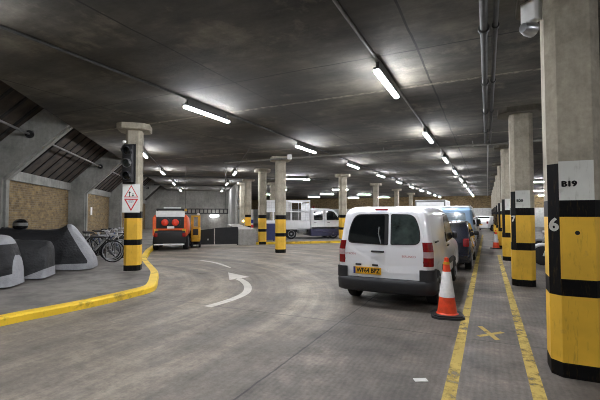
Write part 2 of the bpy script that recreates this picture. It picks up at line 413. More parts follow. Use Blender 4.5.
# pavement and yellow kerb
kp = [(-6.52, -7.0), (-6.52, 0), (-6.45, 3.2), (-6.38, 3.9), (-6.31, 4.65), (-6.33, 5.5), (-6.42, 6.05), (-6.76, 6.5), (-7.3, 7.05), (-8.04, 7.76), (-9.4, 8.8), (-10.8, 9.9), (-12.2, 11.3)] + [bpt(-2.25, b) for b in (18.5, 24, 30, 42)]
def cr(P, n=5):
    out = []
    for i in range(len(P) - 1):
        p0, p1, p2, p3 = (Vector(P[max(i - 1, 0)]), Vector(P[i]), Vector(P[i + 1]), Vector(P[min(i + 2, len(P) - 1)]))
        for j in range(n):
            t = j / n
            out.append(.5 * ((2 * p1) + (p2 - p0) * t + (2 * p0 - 5 * p1 + 4 * p2 - p3) * t * t + (3 * p1 - p0 - 3 * p2 + p3) * t ** 3))
    out.append(Vector(P[-1])); return out
kc = cr(kp, 5)
nrm = []
for i in range(len(kc)):
    t = (kc[min(i + 1, len(kc) - 1)] - kc[max(i - 1, 0)]).normalized(); nrm.append(Vector((-t.y, t.x)))
KH = .125
kb = MB(); n = len(kc)
prof = [(0, -.01), (.005, KH - .03), (.035, KH), (.2, KH), (.2, -.01)]
vs = [(*(kc[i] + nrm[i] * d), z) for i in range(n) for d, z in prof]; m_ = len(prof)
kb.add(vs, [(i * m_ + j, (i + 1) * m_ + j, (i + 1) * m_ + j + 1, i * m_ + j + 1) for i in range(n - 1) for j in range(m_ - 1)])
struct('kerb', kb, M['kerbpaint'])
inner = [kc[i] + nrm[i] * .19 for i in range(n)]
pav = MB(); out = []
far = [Vector(bpt(-5.95, -8)), Vector(bpt(-5.95, 42))]
vs = [(p.x, p.y, .12) for p in inner]; 
for p in inner:
    b = -p.x * ST + p.y * CT
    q = bpt(-5.95, max(b, -8)); vs.append((q[0], q[1], .12))
pav.add(vs, [(i, i + 1, n + i + 1, n + i) for i in range(n - 1)])
vs2 = [(x, y, -.01) for x, y, z in vs]
pav.add(vs2, [(i, n + i, n + i + 1, i + 1) for i in range(n - 1)])
struct('pavement', pav, M['pavement'])
# raised island under the truck, with its own yellow kerb
isl = MB().box(2.75, 9.6, 20.95, 25.3, -.01, .115, 1).box(2.7, 9.65, 20.8, 20.96, -.01, .125, 0, .02)
struct('kerb', isl, [M['kerbpaint'], M['pavement']], rz=TH)
struct('parapet', MB().box(1.75, 2.68, 20.7, 31, 0, .84, 0, .02), M['parapet'], rz=TH)

# ------------------------------------------------------------------ painted marks on the floor
def ribbon(pts, w, z=.003):
    P = [Vector(p) for p in pts]; vs = []; n = len(P)
    for i in range(n):
        t = (P[min(i + 1, n - 1)] - P[max(i - 1, 0)]).normalized(); q = Vector((-t.y, t.x)) * ((w[i] if isinstance(w, list) else w) / 2)
        vs += [(P[i].x + q.x, P[i].y + q.y, z), (P[i].x - q.x, P[i].y - q.y, z)]
    return MB().add(vs, [(2 * i, 2 * i + 1, 2 * i + 3, 2 * i + 2) for i in range(n - 1)])
tag(obj('painted_line', ribbon([(-.335, -3), (-.335, 34)], .115), M['lineyellow']), 'worn yellow floor line running beside the parked vans and the near cone', 'floor line')
tag(obj('painted_line', ribbon([(.4, -3), (.4, 17.5)], .115), M['lineyellow']), 'worn yellow floor line running along the foot of the numbered pillars', 'floor line')
xm = ribbon([(-.12, 6.3), (.1, 5.72)], .07); x2 = ribbon([(-.13, 5.78), (.17, 6.12)], .07, .004); xm.add(x2.v, x2.f)
tag(obj('painted_cross', xm, M['markyellow']), 'faded small yellow cross painted between the two floor lines', 'floor marking')
ar = ribbon(cr([(-4.5, 5.5), (-4.46, 6.12), (-4.55, 6.75), (-4.86, 7.33), (-5.3, 7.85), (-5.75, 8.22)], 5), .17)
ar.add([(-6.6, 8.95, .003), (-5.62, 8.55, .003), (-5.82, 7.95, .003)], [(0, 1, 2)])
tag(obj('painted_arrow', ar, M['linewhite']), 'curved white arrow painted on the lane, bending left past the kerb', 'floor marking')
tag(obj('painted_arc', ribbon(cr([(-9.2, 10.85), (-8.5, 10.62), (-7.9, 10.3), (-7.1, 9.75)], 4), [.14] * 9 + [.12, .1, .08, .06]), M['linewhite']), 'faded white curved stroke on the lane beyond the white arrow', 'floor marking')
pp = MB().box(-.065, .065, -.035, .035, 0, .006)
tag(obj('paper_scrap', pp, M['paper'], loc=(-.62, 4.02, .001), rot=(0, 0, .5)), 'small white scrap of paper lying on the floor in the foreground', 'litter')

# ------------------------------------------------------------------ pillars
def octring(h, z, c=None):   # square with chamfered corners
    c = h * .38 if c is None else c
    return [(h, h - c, z), (h - c, h, z), (c - h, h, z), (-h, h - c, z), (-h, c - h, z), (c - h, -h, z), (h - c, -h, z), (h, c - h, z)]
# face i spans corners i..i+1; outward angle = 45*(i+1) deg : face 5 = -y (front), face 4 = front-left chamfer, face 3 = -x
MATS = lambda: [M['concrete'], M['pyellow'], M['pblack'], M['pwhite']]
def shaft(zs, rule, OCT):
    mb = MB()
    for z0, z1 in zip(zs[:-1], zs[1:]):
        a, b = octring(OCT, z0), octring(OCT, z1)
        for i in range(8):
            j = (i + 1) % 8
            mb.add([a[i], a[j], b[j], b[i]], [(0, 1, 2, 3)], rule(i, (z0 + z1) / 2))
    mb.add(octring(OCT, zs[0]), [tuple(range(8))[::-1]], 0); mb.add(octring(OCT, zs[-1]), [tuple(range(8))], 0)
    return mb
def capital(r=.44, h=.2, z=CEIL):
    mb = MB(); rings = [octring(r - .02, z - h), octring(r, z - h + .02), octring(r, z)]
    for a, b in zip(rings[:-1], rings[1:]): mb.add(a + b, [(i, (i + 1) % 8, 8 + (i + 1) % 8, 8 + i) for i in range(8)])
    mb.add(rings[0], [tuple(range(8))[::-1]]); mb.add(rings[-1], [tuple(range(8))]); return mb
def rule_row(i, z):
    if z < .15: return 2
    if z < .82: return 1
    if z < .99: return 2
    if i == 4 and z < 2.17: return 2
    if z < 1.62: return 1
    if z < 1.79: return 2
    if i == 5 and z < 2.19: return 3
    return 0
def rule_ring(i, z):
    if z < .15: return 2
    if z < .69: return 1
    if z < .84: return 2
    if z < 1.42: return 1
    if z < 1.6: return 2
    return 0
def rule_plain(i, z): return 0
ZR = [0, .15, .82, .99, 1.62, 1.79, 2.17, 2.19, CEIL]; ZG = [0, .15, .69, .84, 1.42, 1.6, CEIL]
def pillar(x, y, label, kind, rz=0.0, group=None, z0=0.0, capr=.42):
    t = thing('concrete_pillar', label, 'pillar', (x, y, z0), rz, group)
    H = CEIL - z0 - .001
    if kind == 'row': zs, ru = ZR[:-1] + [H], rule_row
    elif kind == 'ring': zs, ru = ZG[:-1] + [H], rule_ring
    else: zs, ru = [0, H], rule_plain
    obj('shaft', shaft(zs, ru, .238 if kind == 'row' else .212), MATS(), t)
    obj('capital', capital(capr, .12 if kind == 'row' else .17, H), M['capconc' if kind == 'row' else 'concrete'], t)
    return t
GR = 'numbered pillars along the right of the floor lines'
rowY = [4.95, 10.4, 15.7, 21.0, 26.3, 31.6, 36.9, 42.2, 47.5, 52.8]
rl = ['nearest black and yellow octagonal pillar, with 6 and B19 painted on it',
      'second black and yellow pillar of the right row, with 7 painted on it',
      'third black and yellow pillar of the right row, just beyond the pillar with 7',
      'fourth black and yellow pillar of the right row, beside the far cone'] + \
     ['%s black and yellow pillar of the right row, partly hidden behind nearer pillars' % w for w in ('fifth', 'sixth', 'seventh', 'eighth', 'ninth', 'tenth')]
rowp = []
for x, y, lb in zip([.815, .74, .72] + [.72] * 7, rowY, rl): rowp.append(pillar(x, y, lb, 'row', 0, GR, 0, .47))
OCT = .238; CH = OCT * (1 - .38 / 2) + .0015
for p, num, code in ((rowp[0], '6', 'B19'), (rowp[1], '7', 'B20')):
    text('painted_number', num, .185, M['pwhite'], p, (-CH, -CH, 1.535), (PI / 2, 0, -PI / 4), .001, 1.1, .010)
    text('bay_code', code, .08, M['inkblack'], p, (-.06, -OCT - .0015, 1.955), (PI / 2, 0, 0), .001, 1.05, .006)
hole = MB().lathe([(.022, 0), (.018, .004)], (0, 0, 0), 'y', 12)
obj('bolt_hole', hole, M['inkblack'], rowp[0], None, (.0, -OCT - .003, 1.46))
GC = 'banded pillars across the driving lane'
pillar(-8.0, 14.55, 'yellow and black banded pillar standing free in front of the white truck bed', 'ring', TH, GC)
pillar(*wb(3.06, 20.95)[:2], 'yellow and black banded pillar beside the blue bin at the end of the yellow kerb', 'ring', TH, GC, 0)
pillar(*wb(2.95, 27)[:2], 'banded pillar behind the concrete parapet wall by the glowing amber lamp', 'ring', TH, GC)
pillar(-8.0, 22.5, 'yellow and black banded pillar in front of the truck cab', 'ring', TH, GC)
for y, lb in ((30.4, 'plain concrete pillar behind the white van roof, left of the pair'), (38.3, 'plain concrete pillar in the distance, second beyond the truck cab'), (46.2, 'plain concrete pillar far off near the brick wall')):
    pillar(-8.0, y, lb, 'plain', 0, 'distant plain pillars')
pillar(-15.1, 26.2, 'pale concrete pillar rising behind the truck cab', 'plain', TH, 'distant plain pillars')
pillar(*wb(2.85, 30.3)[:2], 'grey concrete pillar deep behind the parapet wall', 'plain', TH, 'distant plain pillars')

# signal pillar
sp = pillar(*wb(-1.9, 11.4)[:2], 'yellow banded pillar on the pavement with traffic signal and red triangle sign', 'ring', TH, None, .12, .42)
# ------------------------------------------------------------------ things fixed on pillars
def lp(a, b, z): return wb(a, b, z)
sg = thing('traffic_signal', 'black three-aspect traffic signal fixed to the pavement pillar above the triangle sign', 'traffic signal', lp(-2.0, 11.03, 2.5), TH - .2)
obj('housing', MB().box(-.13, .13, -.06, .1, 0, 1.0, 0, .02), M['black'], sg, 35)
obj('backing_board', MB().box(-.17, .17, .1, .115, -.04, 1.04, 0, .01), M['black'], sg)
for i, nm in enumerate(('green', 'amber', 'red')):
    z = .17 + i * .33
    rg = MB().lathe([(.115, 0), (.122, -.04), (.112, -.04), (.105, 0)], (0, -.06, z), 'y', 24, 0, False)
    hd = []
    for q in range(13):
        t = PI * (-.05 + 1.1 * q / 12); hd.append((math.cos(t) * .118, math.sin(t) * .118))
    vs = [(x, -.06, z + y2) for x, y2 in hd] + [(x, -.24 + .05 * (1 - y2 / .118), z + y2 - .02) for x, y2 in hd] + [(x * .94, -.06, z + y2 * .94) for x, y2 in hd] + [(x * .94, -.24 + .05 * (1 - y2 / .118), z + y2 * .94 - .02) for x, y2 in hd]
    rg.add(vs, [(i2, i2 + 1, 13 + i2 + 1, 13 + i2) for i2 in range(12)] + [(26 + i2, 39 + i2, 39 + i2 + 1, 26 + i2 + 1) for i2 in range(12)] + [(13 + i2, 13 + i2 + 1, 39 + i2 + 1, 39 + i2) for i2 in range(12)])
    h = obj('hood', rg, M['galv'] if i == 1 else M['bumper'], sg, 40)
    obj('lens', MB().lathe([(0, -.02), (.06, -.014), (.1, 0)], (0, -.062, z), 'y', 24, 0, False), M['glass'] if i != 1 else M['glasslite'], h, 60)
for z in (.2, .9): obj('bracket', MB().tube([(-.02, .1, z), (.05, .2, z), (.14, .3, z)], .02, 8), M['galv'], sg, 40)
obj('top_lamp', MB().lathe([(0, -.05), (.04, -.03), (.05, 0), (.04, .03), (0, .05)], (-.1, 0, 1.08), 'z', 16), M['white'], sg, 60)
ts = thing('road_sign', 'white panel with two red triangles fixed to the pavement pillar', 'sign', lp(-1.93, 11.4 - .212 - .002, 1.69), TH)
obj('panel', MB().box(-.22, .22, -.012, .0, 0, .78, 0, .004), M['signwhite'], ts)
def tri_ring(c, R, w, up):
    a0 = PI / 2 if up else -PI / 2
    o = [(c[0] + R * .92 * math.cos(a0 + q * 2 * PI / 3), c[1] + R * math.sin(a0 + q * 2 * PI / 3)) for q in range(3)]
    i = [(c[0] + (R - w) * .92 * math.cos(a0 + q * 2 * PI / 3), c[1] + (R - w) * math.sin(a0 + q * 2 * PI / 3)) for q in range(3)]
    vs = [(x, -.014, z) for x, z in o + i]
    return MB().add(vs, [(q, (q + 1) % 3, 3 + (q + 1) % 3, 3 + q) for q in range(3)])
obj('warning_triangle', tri_ring((0, .52), .225, .045, True), M['inkred'], ts)
obj('give_way_triangle', tri_ring((0, .26), .225, .062, False), M['inkred'], ts)
aw = MB()
aw.add([(x, -.0145, z) for x, z in ((-.05, .43), (-.03, .43), (-.03, .53), (-.005, .53), (-.04, .575), (-.075, .53), (-.05, .53))], [tuple(range(7))])
aw.add([(x, -.0145, z) for x, z in ((.035, .53), (.055, .53), (.055, .47), (.075, .47), (.045, .425), (.015, .47), (.035, .47))], [tuple(range(7))])
obj('arrows', aw, M['inkblack'], ts)
text('sign_lettering', 'GIVE\nWAY', .058, M['inkblack'], ts, (0, -.014, .305), (PI / 2, 0, 0), .0006)
# emergency spot on the nearest pillar
em = thing('spot_lamp', 'white emergency box with swivel spot lamp high on the nearest pillar', 'lamp', (.76 - OCT - .05, 4.85, 3.72), -PI / 4)
obj('box', MB().box(-.09, .09, -.06, .06, .03, .34, 0, .015), M['white'], em, 35)
obj('lamp_head', MB().lathe([(0, -.1), (.05, -.09), (.075, -.02), (.08, .05), (.07, .055), (0, .04)], (.02, -.06, -.06), 'y', 20), M['steel'], em, 40)
obj('swivel_arm', MB().tube([(0, 0, .03), (.01, -.02, -.06)], .02, 8), M['galv'], em)
# amber lamp by the parapet, white post with coloured bands
am = thing('amber_lamp', 'small glowing amber lamp beside the pillar behind the parapet', 'lamp', lp(2.55, 26.4, .84), TH)
obj('stem', MB().tube([(0, 0, 0), (0, 0, .28)], .02, 8), M['galv'], am)
obj('globe', MB().lathe([(0, -.08), (.05, -.06), (.075, 0), (.05, .06), (0, .08)], (0, 0, .33), 'z', 16), M['amber'], am, 60)
po = thing('banded_post', 'slim white post with blue and red bands beside the bin-side pillar', 'post', lp(2.55, 21.3, .84), TH)
obj('post', MB().box(-.06, .06, -.03, .03, 0, 1.05, 0, .008), M['white'], po)
obj('blue_band', MB().box(-.064, .064, -.034, .034, .3, .5), M['plateblue'], po); obj('red_band', MB().box(-.064, .064, -.034, .034, .06, .22), M['inkred'], po)

# ------------------------------------------------------------------ lamps
def lamp_proto(label, L=1.55):
    t = thing('batten_lamp', label, 'lamp')
    obj('housing', MB().box(-.045, .045, -L / 2, L / 2, .045, .085, 0, .01).box(-.025, .025, -L / 2 + .1, L / 2 - .1, .08, .235), M['pipe'], t)
    obj('diffuser', MB().box(-.043, .043, -L / 2 + .02, L / 2 - .02, 0, .045, 0, .015), M['lamp'], t, 40)
    return t
LZ = CEIL - .236
ORD = ['nearest', 'second', 'third', 'fourth', 'fifth', 'sixth', 'seventh', 'eighth', 'ninth', 'tenth', 'eleventh', 'twelfth']
lampA = None
def put_lamp(x, y, rz, label, group):
    global lampA
    if lampA is None:
        lampA = lamp_proto(label); lampA['group'] = group; lampA.location = (x, y, LZ); lampA.rotation_euler = (0, 0, rz); return lampA
    return dup(lampA, (x, y, LZ), rz, label, group)
for i in range(-1, 10):
    put_lamp(-1.52, 6.62 + 5.2 * i, 0, ('tube lamp behind the camera in the row above the parked vans' if i < 0 else '%s tube lamp in the ceiling row above the parked vans' % ORD[i]), 'tube lamps above the parked vans')
    put_lamp(-5.63, 6.85 + 5.25 * i, 0, ('tube lamp behind the camera in the row over the driving lane' if i < 0 else '%s tube lamp in the ceiling row over the driving lane' % ORD[i]), 'tube lamps over the driving lane')
for i, b in enumerate((15.4, 22.2, 30.0, 38.2)):
    put_lamp(*wb(-2.25, b)[:2], TH, '%s tube lamp in the row above the pavement edge, left of the orange vehicle' % ORD[i], 'tube lamps along the left wall')
for i, b in enumerate((21.6, 29.4, 38)):
    put_lamp(*wb(1.6, b)[:2], TH, '%s tube lamp in the row leading to the dark gate' % ORD[i], 'tube lamps above the dark gate')
tr = [(5.85, 24.1, 'over the truck bed'), (6.6, 34.9, 'deep behind the free-standing banded pillar'), (12.1, 33.5, 'behind the pillar at the truck cab'), (13.4, 41.4, 'above the pale pillar behind the truck cab'),
      (14.0, 48.9, 'far behind the truck cab roof'), (20.0, 50.0, 'far right of the cab-side pillar'), (17.8, 41.2, 'high right of the cab-side pillar'), (7.6, 43.8, 'lowest behind the free-standing banded pillar'), (23.5, 47.8, 'above the distant brick wall patch')]
for a, b, w_ in tr: put_lamp(*wb(a, b)[:2], TH + PI / 2, 'crosswise white tube lamp ' + w_, 'crosswise tube lamps in the far bays')
for x, y, w_ in ((3.3, 13.3, 'at the right edge of the photo behind the nearest pillar'), (3.6, 31.4, 'right of the second pillar, highest of three'), (4.5, 43.1, 'right of the second pillar, middle of three'), (6.4, 55, 'right of the second pillar, lowest of three'), (4.6, 3.0, 'beside the camera over the right-hand bays')):
    put_lamp(x, y, PI / 2, 'crosswise tube lamp ' + w_, 'crosswise tube lamps in the right-hand bays')

# trunking, pipes
def pipe(pts, r, mtl, label, name='ceiling_pipe', clips=0, cat='pipe'):
    t = thing(name, label, cat, pts[0])
    P = [Vector(p) - Vector(pts[0]) for p in pts]
    obj('pipe', MB().tube(P, r, 10), mtl, t, 50)
    if clips:
        d = P[-1] - P[0]; L = d.length; u = d.normalized()
        q = 1.2
        while q < L and q < 45:
            c = u * q; cl = MB()
            cl.tube([c - u * .03, c + u * .03], r * 1.5, 10); cl.box(c.x - .015, c.x + .015, c.y - .015, c.y + .015, c.z, CEIL - pts[0][2] - .001)
            q += clips; obj('clip', cl, mtl, t)
    return t
pipe([(-1.52, YB + .1, 4.075), (-1.52, 55.5, 4.075)], .022, M['pipelight'], 'thin grey conduit linking the lamps above the parked vans')
pipe([(-5.63, YB + .1, 4.075), (-5.63, 56, 4.075)], .024, M['pipe'], 'thin dark conduit linking the lamps over the driving lane')
pipe([wb(1.6, 14.5, 4.075), wb(1.6, 41.8, 4.075)], .02, M['pipe'], 'thin dark conduit leading along the ceiling to the dark gate')
pipe([wb(-2.25, 12, 4.075), wb(-2.25, 41.8, 4.075)], .02, M['pipe'], 'thin dark conduit along the ceiling above the pavement edge')
pipe([(.0, YB + .1, 3.98), (.0, 13.95, 3.98)], .045, M['pipe'], 'thicker dark ceiling pipe running beside the nearest pillar', clips=2.2)
pipe([(.13, YB + .1, 3.99), (.13, 13.95, 3.99)], .03, M['pipe'], 'slimmer dark ceiling pipe beside the thicker one', clips=2.2)
pipe([(.06, 14.1, 3.97), (.06, 56, 3.97)], .025, M['pipelight'], 'thin grey ceiling pipe continuing beyond the cross pipe')
pipe([(-10.6, 14.05, 3.95), (8.9, 14.05, 3.95)], .04, M['pipelight'], 'grey pipe crossing the whole ceiling beyond the nearest lamps', clips=3.0)
jb = MB().box(-.09, .09, -.07, .07, -.07, .07, 0, .01)
tag(obj('junction_box', jb, M['galv'], loc=(.06, 14.02, 3.99)), 'grey junction box where the ceiling pipes meet the cross pipe', 'junction box')
jb2 = MB().box(-.08, .08, -.06, .06, -.1, .1, 0, .02)
tag(obj('junction_box', jb2, M['white'], loc=(-7.25, 13.95, 3.99)), 'small white box on the cross pipe near the free-standing banded pillar', 'junction box')
pipe([wb(-4, 25.5, 4.02), wb(8.4, 25.5, 4.02)], .05, M['pipe'], 'dark cross pipe on the ceiling between the orange vehicle and truck')
pipe([wb(-4, 33, 4.02), wb(2.3, 33, 4.02)], .05, M['pipe'], 'dark cross pipe on the ceiling deep above the dark gate')
tr_ = thing('tension_rod', 'steel rod with black end discs strung between the sloping concrete ribs', 'rod', wb(-4.6, -2.3, 3.8), TH)
obj('rod', MB().tube([(0, 0, 0), (0, 36.3, 0)], .03, 10), M['galv'], tr_, 50)
for b in (4.7, 12.0, 19.3, 26.8, 34.2):
    for s_ in (-1, 1):
        obj('end_disc', MB().lathe([(.03, -.05), (.1, -.05), (.11, 0), (.1, .04), (.03, .05)], (0, b + 2.3 + s_ * .25, 0), 'y', 16), M['black'], tr_, 50)
nt = MB().box(-.01, .0, -.16, .16, 0, .42)
tag(obj('wall_notice', nt, M['paper'], loc=wb(-5.885, 22.7, 1.6), rot=(0, 0, TH)), 'small white notice fixed to the brick wall beyond the second rib', 'notice')

# ------------------------------------------------------------------ vehicles
def offset(poly, e):
    n = len(poly); out = []
    area = sum(poly[i][0] * poly[(i + 1) % n][1] - poly[(i + 1) % n][0] * poly[i][1] for i in range(n))
    s = 1 if area > 0 else -1
    for i in range(n):
        p = Vector(poly[i]); a = (p - Vector(poly[i - 1])); b = (Vector(poly[(i + 1) % n]) - p)
        a = a.normalized() if a.length > 1e-9 else b.normalized(); b = b.normalized() if b.length > 1e-9 else a
        na = Vector((-a.y, a.x)) * s; nb = Vector((-b.y, b.x)) * s
        m = (na + nb); m = m.normalized() if m.length > 1e-6 else na
        c = max(.5, m.dot(na)); out.append(tuple(p + m * (e / c)))
    return out
class Body:
    """side profile (y, z) swept across the width, rounded at the edges, upper part tapering inwards"""
    def __init__(s, hw, belt, taper, r=.09): s.hw, s.belt, s.tp, s.r = hw, belt, taper, r
    def k(s, z): return 1 - s.tp * max(0, z - s.belt)
    def x(s, z): return s.hw * s.k(z)
    def mesh(s, prof, n=5, mi=0):
        st = []
        for i in range(n + 1):
            t = PI / 2 * i / n
            st.append((s.hw - s.r + s.r * math.sin(t), s.r * (1 - math.cos(t))))
        rings = [(-x, e) for x, e in reversed(st)] + [(x, e) for x, e in st]
        mb = MB(); N = len(prof); vs = []
        for x, e in rings:
            for y, z in offset(prof, e): vs.append((x * s.k(z), y, z))
        R = len(rings)
        fs = [(i * N + j, i * N + (j + 1) % N, (i + 1) * N + (j + 1) % N, (i + 1) * N + j) for i in range(R - 1) for j in range(N)]
        fs += [tuple(range(N))[::-1], tuple((R - 1) * N + j for j in range(N))]
        return mb.add(vs, fs, mi)
    def side(s, poly, side, proud=.006, mi=0):      # panel lying on one flank
        mb = MB(); n = len(poly)
        vs = [(side * (s.x(z) + proud), y, z) for y, z in poly] + [(side * (s.x(z) - .01), y, z) for y, z in poly]
        return mb.add(vs, [tuple(range(n)), tuple(range(n, 2 * n))[::-1]] + [(i, (i + 1) % n, n + (i + 1) % n, n + i) for i in range(n)], mi)
    def across(s, p0, p1, w0=.86, w1=.86, proud=.008, r=.05):   # panel lying on a sloping end between two profile points
        p0, p1 = Vector(p0), Vector(p1); d = (p1 - p0).normalized(); nn = Vector((d.y, -d.x))
        poly = fillet([(-s.x(p0.y) * w0, 0), (s.x(p0.y) * w0, 0), (s.x(p1.y) * w1, (p1 - p0).length), (-s.x(p1.y) * w1, (p1 - p0).length)], r)
        mb = MB(); n = len(poly); vs = []
        for q in (proud, -.012):
            for x, t in poly:
                c = p0 + d * t + nn * q; vs.append((x, c.x, c.y))
        return mb.add(vs, [tuple(range(n)), tuple(range(n, 2 * n))[::-1]] + [(i, (i + 1) % n, n + (i + 1) % n, n + i) for i in range(n)])
def arch(yc, r, z0, n=10):  # wheel arch cut into the sill line, running forward->back along increasing y
    a0 = math.asin(min(1, max(0, z0 - .30) / r))
    return [(yc - r * math.cos(a0 + (PI - 2 * a0) * i / n), .30 + r * math.sin(a0 + (PI - 2 * a0) * i / n), 0) for i in range(n + 1)]
def wheel(parent, x, y, R=.31, w=.2, side=1, z0=0.0, rim='rim'):
    h = w / 2
    prof = [(R * .62, -h), (R * .9, -h), (R * .98, -h * .8), (R, -h * .4), (R, h * .4), (R * .98, h * .8), (R * .9, h), (R * .62, h)]
    o = obj('wheel', MB().lathe(prof, (0, 0, 0), 'x', 28, 0, True), M['rubber'], parent, 40, (x, y, R + z0))
    rm = MB().lathe([(0, .02), (R * .16, .02), (R * .2, 0), (R * .5, -.02), (R * .58, .01), (R * .64, .012), (R * .64, -.03), (0, -.03)], (side * h, 0, 0), 'x', 24)
    if side < 0: rm.map(lambda x, y, z: (-h - (x + h), y, z))
    obj('rim', rm, M[rim], o, 40)
    return o
def base_sides(L, z0, wy, R, rear, front):
    """bottom edge from rear to front with wheel arches"""
    return [(rear, z0)] + arch(wy[0], R + .06, z0) + arch(wy[1], R + .06, z0) + [(front, z0)]

# ---- the white van in front
def white_van():
    t = thing('panel_van', 'white panel van seen from behind with yellow WF64 BPZ plate, next to the cone', 'van', (-1.68, 6.80, 0), -.03)
    B = Body(.855, 1.0, .17, .15); R = .315
    low = base_sides(4.38, .30, (.75, 3.48), R, .04, 4.3)
    prof = [(0.0, .40, .05)] + low + [(4.38, .45, .1), (4.36, .8, .1), (4.1, 1.0, .2), (3.35, 1.16, .2), (2.75, 1.70, .25), (2.2, 1.80, .3), (.7, 1.80, .3), (.25, 1.77, .2), (.10, 1.70, .08), (.02, 1.04, .1)]
    prof = fillet(prof, 0.0, 6)
    body = obj('body', B.mesh(prof, 6), M['whitepaint'], t, 32)
    ry = lambda z: (.02 + (z - 1.04) * (.08 / .66)) if z > 1.04 else .02 * (z - .4) / .64
    def rear(poly, d=.012, proud=.008, mi=0, mb=None):
        mb = mb or MB(); n = len(poly)
        vs = [(x, ry(z) - proud, z) for x, z in poly] + [(x, ry(z) + d, z) for x, z in poly]
        return mb.add(vs, [tuple(range(n)), tuple(range(n, 2 * n))[::-1]] + [(i, (i + 1) % n, n + (i + 1) % n, n + i) for i in range(n)], mi)
    split = .11
    # doors: raised panels with a shadow gap between them
    d1 = fillet([(-.76, .62, .05), (split - .008, .62, .01), (split - .008, 1.685, .01), (-.60, 1.68, .1), (-.735, 1.1, .1)], .05)
    d2 = fillet([(split + .008, .62, .01), (.76, .62, .05), (.735, 1.1, .1), (.60, 1.68, .1), (split + .008, 1.685, .01)], .05)
    dl = obj('rear_door', rear(d1, .01, .006), M['whitepaint'], t)
    dr = obj('rear_door', rear(d2, .01, .006), M['whitepaint'], t)
    w1 = fillet([(-.645, 1.14, .09), (.03, 1.115, .03), (.03, 1.635, .04), (-.515, 1.63, .12), (-.61, 1.40, .1)], .06)
    w2 = fillet([(.155, 1.12, .03), (.635, 1.14, .10), (.625, 1.38, .1), (.535, 1.625, .12), (.155, 1.635, .04)], .06)
    obj('seal', rear(fillet([(-.665, 1.12, .1), (.098, 1.098, .03), (.098, 1.652, .03), (-.525, 1.648, .13), (-.628, 1.40, .1)], .06), .005, .009), M['black'], dl)
    obj('window', rear(w1, .005, .014), M['glass'], dl)
    obj('seal', rear(fillet([(.138, 1.105, .04), (.653, 1.122, .12), (.643, 1.38, .1), (.548, 1.643, .14), (.138, 1.652, .04)], .06), .005, .009), M['black'], dr)
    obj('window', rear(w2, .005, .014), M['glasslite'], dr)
    obj('wiper', MB().tube([(-.02, -.03, 1.13), (-.07, -.0, 1.30), (-.06, .02, 1.42)], .009, 6), M['steel'], dl)
    hb = MB().box(-.20, .035, -.03, .0, .965, 1.0, 0, .012)
    obj('handle', hb, M['black'], dl, 40)
    # number plate recess, plate and its lamps
    plt = MB().box(-.53, -.02, -.032, -.01, .575, .70, 0, .006)
    po_ = obj('number_plate', plt, M['plate'], t)
    obj('country_band', MB().box(-.528, -.49, -.034, -.031, .578, .697), M['plateblue'], po_)
    text('registration', 'WF64 BPZ', .112, M['inkblack'], po_, (-.255, -.0335, .635), (PI / 2, 0, 0), .0008, .84, .004)
    for x in (-.44, -.13): obj('plate_lamp', MB().box(x - .055, x + .055, -.028, 0, .725, .755, 0, .01), M['black'], t)
    text('lettering', 'CITROËN', .05, M['badge'], dl, (-.60, -.0085, .925), (PI / 2, 0, 0), .001, 1.0)
    text('lettering', 'BERLINGO', .05, M['badge'], dr, (.46, -.0085, .915), (PI / 2, 0, 0), .001, 1.0)
    # tail lamps wrap round the corners
    for s_ in (-1, 1):
        lm = MB()
        for (za, zb_, mi) in ((.76, .905, 0), (.905, 1.005, 1), (1.005, 1.165, 0)):
            zz = [za + (zb_ - za) * q / 4 for q in range(5)]
            path = [(.70, -.014), (.76, -.014), (.805, .004), (.838, .04), (.856, .09)]
            vs = []
            for z in zz:
                for x, y in path: vs.append((s_ * x * B.k(z) - s_ * .0, y + ry(z), z))
            P_ = len(path)
            lm.add(vs, [(i * P_ + j, i * P_ + j + 1, (i + 1) * P_ + j + 1, (i + 1) * P_ + j) for i in range(4) for j in range(P_ - 1)], mi)
            # closing back faces
            vs2 = [(s_ * (x * B.k(z) - .05), y + .06 + ry(z), z) for z in (za, zb_) for x, y in path]
            top = [(s_ * x * B.k(zb_), y + ry(zb_), zb_) for x, y in path]; bot = [(s_ * x * B.k(za), y + ry(za), za) for x, y in path]
            lm.add(top + vs2[P_:], [(j, j + 1, P_ + j + 1, P_ + j) for j in range(P_ - 1)], mi); lm.add(bot + vs2[:P_], [(j, P_ + j, P_ + j + 1, j + 1) for j in range(P_ - 1)], mi)
        tl_ = obj('tail_lamp', lm, [M['redlens'], M['clearlens']], t, 40)
        for z in (.83, 1.09):
            obj('lamp_bowl', MB().lathe([(0, -.008), (.04, 0), (.04, .012)], (s_ * .735, ry(z) - .016, z), 'y', 18), M['redlens'], tl_, 60)
    # bumper
    def bump_ring(z, grow):
        pts = []
        for i in range(21):
            u = i / 20; q = -1 + 2 * u
            pts.append((q, u))
        path = [(-.885, .42), (-.885, .14), (-.845, .02), (-.72, -.06), (-.4, -.10), (0, -.11), (.4, -.10), (.72, -.06), (.845, .02), (.885, .14), (.885, .42)]
        return [(x * (1 + grow * .3 / .9), y - (grow if y < .3 else 0), z) for x, y in path]
    bm_ = MB(); lv = [(.27, -.05), (.30, -.01), (.38, .0), (.46, .005), (.50, -.01), (.52, -.05)]
    rings = [bump_ring(z, g) for z, g in lv]; P_ = len(rings[0])
    inner_ = [[(x * .93, min(y + .1, .42), z) for x, y, z in r] for r in rings]
    vs = [p for r in rings for p in r]
    bm_.add(vs, [(i * P_ + j, i * P_ + j + 1, (i + 1) * P_ + j + 1, (i + 1) * P_ + j) for i in range(len(lv) - 1) for j in range(P_ - 1)])
